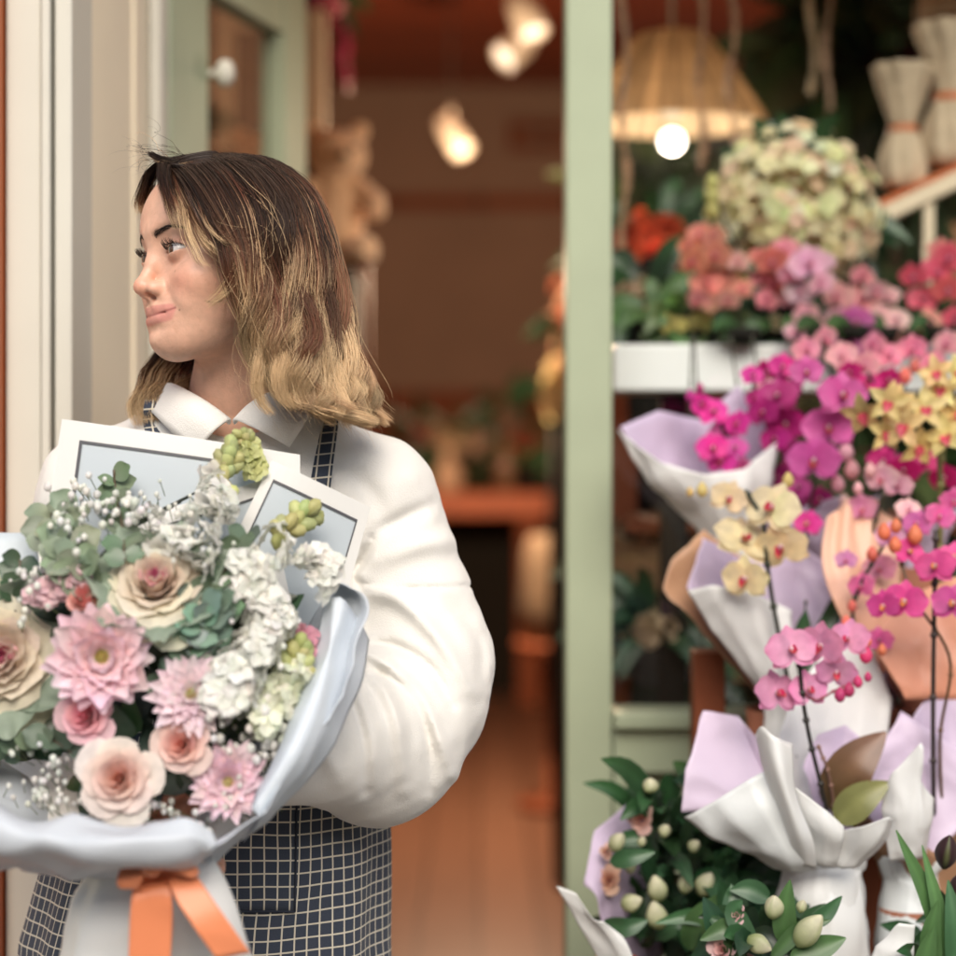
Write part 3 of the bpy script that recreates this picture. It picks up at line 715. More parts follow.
# polo collar: inner edge round the neck, crest, then the fall
def strip(rows, n, m, name, c, M, parent, thick=.0025, uvs=False):
    rr = A([catmull(r, n) for r in rows]); g = A([catmull(rr[:, j], m) for j in range(n)])
    uv = None
    if uvs:
        du_ = np.concatenate([[0], np.cumsum(Ln(np.diff(g[:, m // 2], axis=0)))]); dv = np.concatenate([[0], np.cumsum(Ln(np.diff(g[n // 2], axis=0)))])
        uv = np.stack(np.meshgrid(du_, dv, indexing='ij'), -1)
    return MB().grid(g, c, uv=uv).build(name, M, parent, thick=thick)
colc = (.76, .74, .70)
near_in = [P(234, 424, 2.172), P(247, 411, 2.176), P(262, 402, 2.186), P(280, 394, 2.212), P(290, 388, 2.245), P(288, 382, 2.29)]
near_cr = [P(236, 420, 2.166), P(250, 406, 2.168), P(266, 396, 2.178), P(284, 389, 2.207), P(296, 383, 2.245), P(293, 378, 2.295)]
near_md = [P(262, 432, 2.160), P(270, 424, 2.160), P(280, 416, 2.170), P(294, 406, 2.200), P(305, 396, 2.245), P(300, 388, 2.305)]
near_ot = [P(289, 447, 2.176), P(296, 436, 2.180), P(304, 424, 2.188), P(312, 412, 2.212), P(318, 404, 2.255), P(310, 397, 2.31)]
strip([near_in, near_cr, near_md, near_ot], 26, 12, 'collar', colc, M_sweat, sw, .003)
far_in = [P(230, 424, 2.172), P(216, 413, 2.178), P(202, 404, 2.192), P(188, 396, 2.22), P(180, 390, 2.25), P(184, 384, 2.295)]
far_cr = [P(229, 420, 2.166), P(213, 408, 2.170), P(196, 397, 2.184), P(177, 387, 2.214), P(168, 383, 2.25), P(174, 379, 2.30)]
far_md = [P(214, 431, 2.158), P(202, 422, 2.162), P(186, 411, 2.174), P(168, 400, 2.206), P(158, 394, 2.25), P(165, 388, 2.31)]
far_ot = [P(196, 452, 2.170), P(182, 441, 2.175), P(168, 428, 2.186), P(154, 414, 2.215), P(146, 406, 2.255), P(155, 398, 2.315)]
strip([far_in, far_cr, far_md, far_ot], 26, 12, 'collar', colc, M_sweat, sw, .003)
0 and strip([[P(229, 420, 2.168), P(229, 440, 2.162), P(230, 480, 2.150)], [P(237, 420, 2.167), P(238, 440, 2.161), P(239, 480, 2.149)]], 10, 4, 'placket', colc, M_sweat, sw, .002)

# ------------------------------------------------------------------ apron
M_check = mat_check()
ap = None
n, m = 90, 60; g = np.zeros((n, m, 3)); uv = np.zeros((n, m, 2))
for i in range(n):
    t = i / (n - 1); py = 690 + (1330 - 690) * t; z = P(0, py, 2.2)[2]
    cx = P(np.interp(py, [690, 860, 956, 1330], [222, 208, 195, 190]), 0, 2.2)[0]
    hw = R(np.interp(py, [690, 780, 860, 956, 1330], [150, 168, 177, 191, 215]), 2.2)
    for j in range(m):
        a = math.radians(-205 + 230 * j / (m - 1)); fl = (1 + .016 * math.sin(a * 11 + 1 + 3 * t) * min(1, t * 3) + .026 * math.sin(a * 5 + .5 - 2 * t) * min(1, t * 2.5))
        g[i, j] = (cx + hw * math.cos(a) * fl, 2.285 + .135 * math.sin(a) * fl * (1 + .25 * t), z)
    dx = np.concatenate([[0], np.cumsum(Ln(np.diff(g[i], axis=0)))]); uv[i, :, 0] = dx - dx[m // 2] * 1.0
    uv[i, :, 1] = -(z) * 1.0
uv[..., 0] = uv[n // 4, :, 0][None]; uv[..., 0] -= uv[..., 0].min()
apron = MB().grid(g, W3, uv=uv).build('apron', M_check, woman, thick=.0018)
def apron_pt(px, py, off):           # point on the front of the apron at this photo position
    best = None; q = g.reshape(-1, 3)
    x = 478 + q[:, 0] * K / q[:, 1]; y = 440 - (q[:, 2] - CZ) * K / q[:, 1]
    k = np.argsort((x - px) ** 2 + (y - py) ** 2)[:24]; Yv = np.average(q[k, 1], weights=1 / ((x[k] - px) ** 2 + (y[k] - py) ** 2 + 1))
    ix = np.argsort((x - px) ** 2 + (y - py) ** 2)[:6]
    return P(px, py, Yv - off)
rows = []; uvp = []
xs = np.linspace(120, 298, 20); ys = np.linspace(742, 912, 18)
pk = A([[apron_pt(x + (y - 742) * -.02, y, .006) for x in xs] for y in ys])
pk[:, :, 1] = catmull(pk[:, :, 1:2].repeat(3, 2).mean(0), 20)[:, 0][None, :] * 0 + np.linspace(1, 1, 18)[:, None] * pk[:, :, 1].mean(0)[None] 
uu = np.concatenate([[0], np.cumsum(Ln(np.diff(pk[9], axis=0)))]); vv = -pk[:, 10, 2]
uvp = np.stack(np.broadcast_arrays(uu[None, :], vv[:, None]), -1) + A([.005, .004])
MB().grid(pk, W3, uv=uvp).build('pocket', M_check, apron, thick=.0035)
mb = MB()
M_thread = mat('seam_thread', (.02, .025, .04), .9)
for e in (pk[:, -1], pk[-1, :]): mb.tube(e - A([0, .002, 0]), .0013, W3, 5)
mb.build('seam', M_thread, apron)
# bib and straps lie on the sweatshirt
bib = []
for y in np.linspace(520, 745, 14):
    row = []
    for x in np.linspace(150 - (y - 520) * .12, 322 + (y - 520) * .1, 14):
        Y = front(sweat_torso, x, y) or 2.2; row.append(P(x, y, Y - .007))
    bib.append(row)
bib = A(bib); uvb = np.stack(np.broadcast_arrays((bib[6, :, 0] - bib[6, 0, 0])[None, :], -bib[:, 6, 2][:, None]), -1)
MB().grid(bib, W3, uv=uvb).build('bib', M_check, apron, thick=.002)
def strap(path, w, name='strap'):
    c = []
    for (x, y, over) in path:
        if over is None:
            Y = front(sweat_base, x, y); c.append(P(x, y, (Y if Y else 2.22) - .0045))
        else: c.append(P(x, y, over))
    c = catmull(c, 26); L = np.concatenate([[0], np.cumsum(Ln(np.diff(c, axis=0)))])
    sd = A([1, 0, 0.10]); gg = A([[q + sd * w * s for s in (-1, -.35, .35, 1)] for q in c])
    uvx = np.stack(np.broadcast_arrays((np.linspace(0, 2 * w, 4) + .0066 * 0 + .003)[None, :], L[:, None]), -1)
    return MB().grid(gg, W3, uv=uvx).build(name, M_check, apron, thick=.0022)
strap([(312, 540, None), (317, 500, None), (321, 465, None), (325, 435, None), (327, 418, None), (328, 408, 2.235), (326, 402, 2.27), (318, 410, 2.34)], .0125)
strap([(178, 540, None), (172, 500, None), (165, 465, None), (158, 435, None), (155, 420, None), (156, 405, 2.22), (160, 394, 2.26), (168, 400, 2.33)], .0125)

# ------------------------------------------------------------------ hair
M_hair = mat('hair', rough=.42, vcol=True, spec=.22)
DARK, MID, BLON, RED = A([.024, .013, .009]), A([.15, .072, .038]), A([.80, .57, .33]), A([.16, .055, .03])
hr = np.random.default_rng(11)
def hsk(q):
    l_ = to_l(q); d = ell(l_, (0, -.012, .026), (.074, .094, .076))
    d = smin(d, ell(l_, (0, .026, .032), (.061, .052, .054)), .03)
    return smin(d, ell(l_, (0, .028, -.03), (.0595, .049, .062)), .02)
def strands(mb, guides_, n, T=26, jit=.004, spread=.006, clump=.7, nclump=30, amp=.006, waves=2.2, rad=.00034, start=.45, hi_=.12, fly=0, seed=0, tipfade=.25, lenvar=.12):
    r = np.random.default_rng(seed + 50)
    guides = [[(x - 13 * min(1, max(0, (y - 190) / 150)) * min(1, max(0, (x - 270) / 70)), y, c) for x, y, c in gd] for gd in guides_]
    Gd = A([catmull([P(a, b, YH + c) for a, b, c in gd], T) for gd in guides])      # (G,T,3)
    G = len(Gd); t = np.linspace(0, 1, T)
    s = r.uniform(0, G - 1, n); cid = r.integers(0, nclump, n); cs = (np.arange(nclump) + r.uniform(0, 1, nclump)) / nclump * (G - 1)
    cid = np.argmin(np.abs(s[:, None] - cs[None] + r.normal(0, .04 * G, (n, nclump))), 1); sc = cs[cid]
    tt = t[None]; k = clump * tt ** 1.2; se = s[:, None] * (1 - k) + sc[:, None] * k; se = np.clip(se, 0, G - 1.0001)
    ln = 1 - lenvar * r.uniform(0, 1, n) ** 2; tt2 = tt * ln[:, None]
    ti = tt2 * (T - 1); t0 = np.minimum(ti.astype(int), T - 2); tf = (ti - t0)[..., None]
    g0 = np.minimum(se.astype(int), G - 2) if G > 1 else np.zeros_like(se, int); gf = (se - g0)[..., None]
    g1 = np.minimum(g0 + 1, G - 1)
    a = Gd[g0, t0] * (1 - tf) + Gd[g0, t0 + 1] * tf; b = Gd[g1, t0] * (1 - tf) + Gd[g1, t0 + 1] * tf
    gf = gf * gf * (3 - 2 * gf) * .5 + gf * .5
    p = a * (1 - gf) + b * gf
    cph = (2.0 * np.sin(cs * 1.7 + seed) + r.normal(0, .55, nclump))[cid]; camp = r.uniform(.5, 1.3, nclump)[cid]; cw = r.uniform(.8, 1.25, nclump)[cid]
    cof = r.normal(size=(nclump, 3))[cid] * A([.6, 1, .4])
    own = r.normal(size=(n, 3)) * A([.7, 1, .4])
    env = (sstep(tt2, .15, .75))
    ph = (tt2 * waves * cw[:, None]) * 6.28 + cph[:, None] + r.normal(0, .16, n)[:, None]
    p[..., 0] += amp * camp[:, None] * env * np.sin(ph); p[..., 1] += .8 * amp * camp[:, None] * env * np.cos(ph); p[..., 2] += .3 * amp * env * np.sin(ph * 1.3)
    p += own[:, None] * (jit * .4 + jit * tt2[..., None] * (1.3 - .9 * clump * tt2[..., None])) + cof[:, None] * spread * (tt2[..., None] ** .8)
    if fly:
        fq = r.normal(size=(n, 3)); p += fq[:, None] * fly * (tt2[..., None] ** 1.5) + .35 * fly * np.sin(tt2[..., None] * r.uniform(4, 14, (n, 1, 1)) + r.uniform(0, 6, (n, 1, 1)))
    for _ in range(2):
        q = p.reshape(-1, 3); d0 = hsk(q); m_ = d0 < .010
        if m_.any():
            qq = q[m_]; e = .002; gr = np.stack([hsk(qq + A(v)) - hsk(qq - A(v)) for v in ((e, 0, 0), (0, e, 0), (0, 0, e))], 1); gr /= Ln(gr)[:, None] + 1e-9
            mg = (.0015 + .0085 * r.uniform(0, 1, (n, 1)).repeat(T, 1).reshape(-1)[m_]) * sstep(np.tile(t, n)[m_], -.05, .10)
            q[m_] = qq + gr * np.maximum(mg - d0[m_], 0)[:, None]; p = q.reshape(p.shape)
    # colour
    st = start + r.normal(0, .07, nclump)[cid] + r.normal(0, .05, n)
    m = sstep(tt2, (st - .30)[:, None], (st + .34)[:, None])[..., None]
    hl = (r.uniform(0, 1, nclump)[cid] < hi_)[:, None, None] * sstep(tt2, .10, .35)[..., None] * .75
    m = np.maximum(m, hl); lum = r.lognormal(0, .13, n)[:, None, None]; lum = lum * r.lognormal(0, .33, nclump)[cid][:, None, None]
    m = m * np.where(r.uniform(0, 1, nclump)[cid] < .14, .7, 1)[:, None, None]; mid = np.where((r.uniform(0, 1, n) < .4)[:, None, None], RED, MID); c = np.where(m < .5, DARK * (1 - 2 * m) + mid * 2 * m, mid * (2 - 2 * m) + BLON * (2 * m - 1)) * lum
    # tubes with three sides
    tg = np.gradient(p, axis=1); tg /= Ln(tg)[..., None] + 1e-12
    u = np.cross(tg, A([0, 1., .2])); u /= Ln(u)[..., None] + 1e-9; w = np.cross(tg, u)
    rr = rad * r.uniform(.7, 1.25, n)[:, None] * (1 - (1 - tipfade) * tt ** 3); ang = A([0, 2.094, 4.189])
    ring = p[:, :, None] + rr[..., None, None] * (np.cos(ang)[:, None] * u[:, :, None] + np.sin(ang)[:, None] * w[:, :, None])
    V = ring.reshape(-1, 3); idx = np.arange(n * T * 3).reshape(n, T, 3); i2 = np.roll(idx, -1, 2)
    f = np.stack([idx[:, :-1], idx[:, 1:], i2[:, 1:], i2[:, :-1]], -1).reshape(-1, 4)
    mb.add(V, f, np.repeat((c / np.maximum(1, c.max(-1, keepdims=True) / .80))[:, :, None], 3, 2).reshape(-1, 3))
hb = MB()
g1 = [(160, 162, -.010), (178, 170, -.055), (196, 192, -.088), (214, 226, -.098), (230, 258, -.100), (248, 292, -.100), (256, 322, -.094), (262, 350, -.088), (272, 380, -.09), (290, 402, -.10)]
g2 = [(184, 157, -.010), (214, 168, -.060), (238, 200, -.093), (252, 240, -.102), (260, 282, -.104), (268, 320, -.100), (282, 355, -.10), (298, 385, -.10), (318, 408, -.10)]
g3 = [(204, 156, -.005), (240, 166, -.055), (266, 198, -.090), (282, 240, -.098), (290, 285, -.100), (300, 330, -.10), (314, 365, -.10), (328, 395, -.10), (344, 415, -.095)]
g4 = [(224, 156, 0), (262, 164, -.04), (294, 195, -.070), (311, 240, -.082), (320, 285, -.083), (330, 330, -.08), (344, 370, -.08), (356, 400, -.075), (368, 418, -.07)]
g5 = [(240, 157, .005), (278, 166, -.01), (313, 195, -.030), (331, 238, -.04), (342, 285, -.04), (354, 330, -.04), (366, 370, -.04), (378, 400, -.035), (386, 420, -.03)]
g6 = [(240, 157, .02), (276, 168, .02), (309, 198, .02), (327, 240, .02), (338, 285, .02), (350, 330, .02), (360, 370, .01), (370, 400, .0), (380, 422, .0)]
g7 = [(240, 157, .03), (272, 172, .05), (302, 205, .08), (318, 250, .09), (326, 300, .09), (334, 350, .08), (346, 390, .06), (356, 416, .05)]
g8 = [(235, 160, .04), (258, 180, .09), (275, 220, .12), (282, 270, .13), (284, 330, .12), (282, 380, .09), (276, 412, .075)]
g9 = [(200, 160, .04), (215, 180, .09), (228, 220, .12), (232, 270, .125), (232, 330, .12), (232, 380, .10), (230, 410, .085)]
g10 = [(175, 162, .03), (180, 185, .085), (190, 220, .115), (192, 270, .12), (185, 320, .115), (172, 365, .10), (160, 400, .07)]
g11 = [(165, 164, .02), (166, 185, .065), (172, 220, .10), (178, 270, .112), (172, 325, .105), (156, 362, .09), (146, 395, .06), (142, 420, .05)]
strands(hb, [g1, g2, g3, g4, g5, g6], 13500, seed=1, nclump=58, jit=.0044, amp=.0135, waves=2.3, rad=.00030, spread=.010, clump=.80, start=.47, hi_=.12)
strands(hb, [g1, g2, g3, g4, g5, g6], 3500, seed=2, nclump=36, amp=.005, spread=.004, jit=.006, start=.58, hi_=.08)
strands(hb, [g6, g7, g8, g9, g10, g11], 3800, seed=3, nclump=30, amp=.006, start=.5, rad=.00042)
# locks that frame the face
strands(hb, [[(186, 162, -.03), (196, 190, -.085), (206, 222, -.103), (222, 240, -.108), (237, 248, -.108), (240, 262, -.108), (228, 285, -.106), (208, 302, -.103)],
             [(200, 160, -.03), (212, 190, -.085), (222, 220, -.103), (232, 236, -.108), (242, 246, -.108), (246, 262, -.108), (236, 290, -.106), (216, 308, -.103)]], 190, seed=4, nclump=5, amp=.002, spread=.004, clump=.8, lenvar=.35, start=.42, hi_=.4)
strands(hb, [[(178, 163, -.015), (180, 190, -.062), (185, 218, -.088), (189, 240, -.096), (196, 258, -.101), (208, 268, -.100)]] * 2, 26, seed=5, nclump=3, amp=.0015, spread=.003, start=.35, hi_=.6, lenvar=.4)
strands(hb, [[(174, 163, -.010), (180, 185, -.05), (190, 212, -.085), (202, 238, -.10), (214, 250, -.104), (230, 262, -.104)]] * 2, 60, seed=6, nclump=5, amp=.002, spread=.004, start=.40, hi_=.4, lenvar=.4)
# the flipped-up tuft on the brow and the hair of the far side
strands(hb, [[(225, 163, -.02), (190, 161, -.03), (168, 159, -.03), (152, 154, -.028), (149, 151, -.028)], [(220, 172, -.05), (192, 168, -.055), (172, 165, -.055), (160, 162, -.045), (153, 158, -.035)]],
        620, seed=7, nclump=14, amp=.0006, spread=.0015, jit=.002, start=1.3, hi_=.1, lenvar=.3, tipfade=.1)
strands(hb, [[(168, 158, -.03), (159, 164, -.05), (160, 182, -.07), (166, 206, -.085), (174, 228, -.095)], [(180, 160, -.04), (170, 168, -.06), (171, 186, -.078), (178, 208, -.09), (186, 232, -.098)]], 210, seed=17, nclump=7, amp=.0012, spread=.003, jit=.003, start=.75, hi_=.2, lenvar=.45, tipfade=.1)
strands(hb, [[(163, 160, -.02), (152, 168, -.01), (144, 182, .00), (140, 200, .01), (140, 208, .012)], [(170, 160, 0), (158, 170, .02), (150, 185, .03), (146, 200, .04), (145, 225, .05)]], 260, seed=8, nclump=6, amp=.001, spread=.002, start=.7)
strands(hb, [[(172, 320, .08), (158, 355, .07), (142, 378, .05), (136, 400, .04), (138, 424, .03)], [(190, 330, .09), (186, 362, .075), (176, 380, .05), (168, 398, .03), (166, 420, .02)], [(205, 330, .09), (200, 362, .075), (190, 382, .045), (182, 396, .02)]],
        1500, seed=9, nclump=14, amp=.004, spread=.004, start=.45, hi_=.3)
# turned-up blond ends across the shoulder
strands(hb, [[(300, 330, -.09), (292, 365, -.10), (300, 392, -.105), (330, 404, -.105), (360, 412, -.09), (386, 420, -.07)], [(285, 350, -.095), (282, 380, -.10), (298, 400, -.108), (330, 410, -.108), (362, 418, -.095), (384, 424, -.075)]],
        900, seed=10, nclump=12, amp=.003, spread=.005, start=.2, hi_=.3)
# loose single hairs
strands(hb, [g1, g2, g3, g4, g5, g6, g7], 330, seed=12, nclump=60, amp=.006, fly=.011, rad=.00022, start=.4, clump=.1, hi_=.5)
strands(hb, [[(190, 160, -.02), (165, 157, -.02), (145, 160, -.02), (128, 172, -.02)], [(190, 160, -.02), (165, 150, -.02), (148, 140, -.02), (140, 130, -.02)]], 26, seed=13, nclump=20, fly=.008, rad=.0002, start=1.2, clump=.05)
strands(hb, [[(212, 170, -.07), (230, 205, -.10), (222, 240, -.112), (250, 225, -.112)], [(240, 175, -.08), (262, 220, -.105), (230, 232, -.112), (215, 215, -.108)]], 5, seed=14, nclump=30, fly=.004, rad=.0002, start=.3, clump=.05, hi_=1)
strands(hb, [[(255, 162, -.06), (285, 200, -.10), (262, 240, -.115), (232, 236, -.118)], [(215, 170, -.08), (262, 205, -.112), (300, 240, -.10), (318, 290, -.10)], [(300, 195, -.08), (262, 250, -.115), (242, 290, -.115), (262, 330, -.11)], [(200, 170, -.07), (232, 215, -.11), (285, 232, -.115), (300, 280, -.115)]],
        20, seed=21, nclump=60, jit=.012, amp=.004, spread=.006, clump=.1, rad=.00019, start=.25, fly=.004, hi_=.9)
strands(hb, [g1, g2, g3, g4, g5], 60, seed=22, nclump=90, jit=.009, amp=.009, waves=3.2, spread=.010, clump=.3, rad=.00024, start=.35, hi_=.5)
hb.build('hair', M_hair, woman)
# ------------------------------------------------------------------ flowers
fr_ = np.random.default_rng(21)
def petal(mb, cen, d, nv, L, W, curl=.2, cup=.3, kind='round', n=7, m=5, c0=(1, 1, 1), c1=(1, 1, 1), ruf=0, vein=None, start=.0):
    d = nrm(d); nv = A(nv, float); nv = nrm(nv - d * (nv @ d)); sd = np.cross(nv, d)
    t = np.linspace(0, 1, n)[:, None]; s = np.linspace(-1, 1, m)[None]
    if kind == 'round': w = W * np.sin(math.pi * np.clip(t * .90 + .06, 0, 1)) ** .55
    elif kind == 'fan': w = W * (.25 + .95 * t) * np.sqrt(np.clip(1 - np.clip((t - .72) / .30, 0, 1) ** 2, .02, 1))
    elif kind == 'blade': w = W * np.sin(math.pi * np.clip(t ** .7 * .97 + .03, 0, 1)) ** .9
    else: w = W * np.sin(math.pi * np.clip(t ** .85 * .94 + .05, 0, 1)) ** .75
    x = L * (start + (1 - start) * t) * (1 - .10 * s * s * t); y = s * w
    z = curl * L * t ** 2 + cup * w * s * s + (ruf * L * np.sin(s * 5 + fr_.uniform(0, 6)) * t ** 2 if ruf else 0) + 0 * s
    x = x + 0 * s
    pt = A(cen) + x[..., None] * d + y[..., None] * sd + z[..., None] * nv
    k = (t + 0 * s)[..., None]; c = A(c0) * (1 - k) + A(c1) * k
    if vein is not None: c = c * (1 - .45 * (np.abs(s) < .15)[..., None]) + A(vein) * .45 * (np.abs(s) < .15)[..., None]
    mb.grid(pt, c)
def jit3(c, a=.06): return np.clip(A(c) * (1 + fr_.normal(0, a, 3) * .5 + fr_.normal(0, a)), 0, .95)
def rose(mb, cen, n, r, cin, cout, N=22, open_=1.0, green=None, ruf=0, H0=.95, tw=0):
    B = basis(n); cen = A(cen)
    for k in range(N):
        f = k / (N - 1); a0 = k * 2.4 + tw; rk = r * (.07 + .60 * f ** .9); H = r * (H0 - .50 * f ** 1.3); fl = r * (.03 + .42 * f ** 2) * open_
        wa = 1.35 - .45 * f; h = np.linspace(0, 1, 7)[:, None]; a = np.linspace(-1, 1, 9)[None]
        edge = np.sqrt(np.clip(1 - (np.abs(a)) ** 3.2, .0, 1))
        hh = h * (.25 + .75 * edge)
        rr = rk * (.30 + .70 * hh ** .55) + fl * hh ** 3 + (r * ruf * np.sin(a * 7 + k) * hh ** 3 if ruf else 0)
        an = a0 + a * wa; z = H * hh - r * .25 * f * hh ** 4 - r * .45 + (r * ruf * np.cos(a * 9 + k) * hh ** 3 if ruf else 0)
        q = np.stack([rr * np.cos(an), rr * np.sin(an), z + 0 * an], -1) @ B.T + cen
        cc = A(cin) * (1 - f) + A(cout) * f; cc = jit3(cc, .035)
        kk = (hh[..., None]) ** 2; col = cc * (1 - kk * .25) + np.minimum(cc * 1.18 + .03, .9) * kk * .25
        if green is not None and f > .6: col = col * (1 - (f - .6) * 1.8 * (1 - .5 * kk)) + A(green) * (f - .6) * 1.8 * (1 - .5 * kk)
        mb.grid(q, col)
def daisy(mb, cen, n, r, c0, c1, cc, rings=((1.0, 18, .10), (.86, 16, .28), (.66, 13, .5), (.42, 9, .8)), W=.15, cr=.20):
    B = basis(n); cen = A(cen)
    for (L, N, el) in rings:
        off = fr_.uniform(0, 6)
        for k in range(N):
            a = off + k / N * 6.283 + fr_.normal(0, .05); d = B @ A([math.cos(a) * math.cos(el), math.sin(a) * math.cos(el), math.sin(el)])
            nv = B @ A([-math.cos(a) * math.sin(el), -math.sin(a) * math.sin(el), math.cos(el)])
            petal(mb, cen + B[:, 2] * -.04 * r, d, nv, r * L * fr_.uniform(.9, 1.08), r * W * fr_.uniform(.9, 1.15), fr_.uniform(-.1, .15), .45, 'round', 7, 5, jit3(c0), jit3(c1))
    for k in range(46):
        a = k * 2.4; rr = r * cr * math.sqrt(k / 46); p = cen + B @ A([rr * math.cos(a), rr * math.sin(a), r * .12 * (1 - k / 60)])
        mb.ball(p, r * .030, jit3(cc, .15), seg=5, rings=4)
def floret(mb, cen, n, r, c, cc=None, N=5):
    B = basis(n, nrm(fr_.normal(size=3)))
    for k in range(N):
        a = k / N * 6.283 + fr_.normal(0, .12); el = fr_.uniform(.1, .6); d = B @ A([math.cos(a) * math.cos(el), math.sin(a) * math.cos(el), math.sin(el)])
        petal(mb, cen, d, B[:, 2] - d * .2, r * fr_.uniform(.85, 1.1), r * .50, -.25, .3, 'fan', 5, 5, jit3(A(c) * .92 if cc is None else cc), jit3(c, .03), ruf=.06)
def stock(mb, pts, r, fr, c, tipc=None, N=60, mbs=None):   # a spike of ruffled florets along a path, buds at the tip
    cur = catmull(pts, 30)
    for k in range(N):
        t = (k + fr_.uniform(0, 1)) / N; i = t * 29; p = cur[int(i)]; tg = nrm(cur[min(29, int(i) + 1)] - cur[max(0, int(i) - 1)])
        o = fr_.normal(size=3); o = nrm(o - tg * (o @ tg)); o[1] = -abs(o[1]); R_ = r * (1 - .45 * t)
        cen = p + o * R_ * fr_.uniform(.5, 1)
        if tipc is not None and t > .62:
            mb.ball(cen, (fr * .42, fr * .42, fr * .6), jit3(tipc, .1), basis(o + tg), seg=7, rings=5)
        else: floret(mb, cen, nrm(o + tg * .4), fr * (1 - .25 * t), c)
def orchid(mbp, mbl, cen, n, up, r, c, cl, tint=None, N=8):
    B = basis(n, up); cen = A(cen); tint = tint if tint is not None else A(c) * A([.95, .75, .95])
    def D(a, el): return B @ A([math.cos(a) * math.cos(el), math.sin(a) * math.cos(el), math.sin(el)])
    for a in (math.pi / 2, math.pi * 1.20, math.pi * 1.80):
        petal(mbp, cen - B[:, 2] * .05 * r, D(a + fr_.normal(0, .06), .12), B[:, 2], r * .95, r * .36, -.12, .22, 'round', 7, 7, jit3(tint), jit3(c, .04))
    for a in (.18, math.pi - .18):
        petal(mbp, cen, D(a + fr_.normal(0, .06), .18), B[:, 2], r * 1.02, r * .62, -.12, .10, 'round', 8, 9, jit3(tint), jit3(c, .04), ruf=.02)
    for a, L in ((-math.pi / 2, .48), (-.5, .34), (math.pi + .5, .34)):
        petal(mbl, cen + B[:, 2] * .06 * r, D(a, .75), B[:, 2], r * L, r * .17, .35, .7, 'round', 6, 5, A([.80, .50, .15]) if a == -math.pi / 2 else cl, cl)
    mbl.ball(cen + B[:, 2] * .10 * r + B[:, 1] * .03 * r, (r * .09, r * .11, r * .12), jit3(A([.8, .65, .7])), B, 8, 6)
def cymbid(mbp, mbl, cen, n, up, r, c, cl):
    B = basis(n, up); cen = A(cen)
    for k in range(5):
        a = math.pi / 2 + k * 1.2566 + fr_.normal(0, .08); el = fr_.uniform(.1, .35); d = B @ A([math.cos(a) * math.cos(el), math.sin(a) * math.cos(el), math.sin(el)])
        petal(mbp, cen, d, B[:, 2], r, r * .27, -.15, .35, 'point', 7, 5, jit3(A(c) * .9), jit3(c))
    petal(mbl, cen, B @ A([0, -.75, .65]), B[:, 2], r * .5, r * .22, -.4, .8, 'round', 6, 5, cl, A(cl) * .8 + .1)
def bud(mb, cen, d, L, W, c0, c1, n=3, open_=0):           # lily bud: three ribbed tepals closed to a point
    B = basis(nrm(d)); t = np.linspace(0, 1, 12)[:, None]; a = np.arange(18)[None] / 18 * 6.283
    w = W * np.sin(math.pi * np.clip(t * .93 + .05, 0, 1)) ** .75 * (1 - .25 * t) * (1 + .09 * np.cos(a * 3))
    q = np.stack([w * np.cos(a), w * np.sin(a), t * L + 0 * a], -1) @ B.T + A(cen)
    rib = (np.cos(a * 3) > .85)[..., None] * np.ones((12, 1, 1)); k = (t + 0 * a)[..., None]
    c = (A(c0) * (1 - k) + A(c1) * k); c = c * (1 - .35 * rib) + A([.30, .40, .12]) * .35 * rib
    mb.grid(q, c, cv=True)
def leaf(mb, pts, W, c0, c1=None, fold=.3, up=None, n=12, m=5, kind='blade'):
    cur = catmull(pts, n); tg = np.gradient(cur, axis=0); tg /= Ln(tg)[:, None]; c1 = c1 if c1 is not None else c0
    up = A([0, -1, .35]) if up is None else A(up, float); sd = np.cross(tg, up); sd /= Ln(sd)[:, None] + 1e-9; nn = np.cross(sd, tg)
    t = np.linspace(0, 1, n)[:, None]; s = np.linspace(-1, 1, m)[None]
    w = W * (np.sin(math.pi * np.clip(t ** .75 * .97 + .02, 0, 1)) ** .8 if kind == 'blade' else np.clip(np.sin(math.pi * np.clip(t * .5 + .5, 0, .999)), .02, 1) ** .6)
    q = cur[:, None] + (s * w)[..., None] * sd[:, None] + (fold * w * np.abs(s))[..., None] * nn[:, None]
    k = (t + 0 * s)[..., None]; c = A(c0) * (1 - k) + A(c1) * k; c = c * (1 + .25 * (np.abs(s) < .2)[..., None])
    mb.grid(q, np.clip(c, 0, 1))
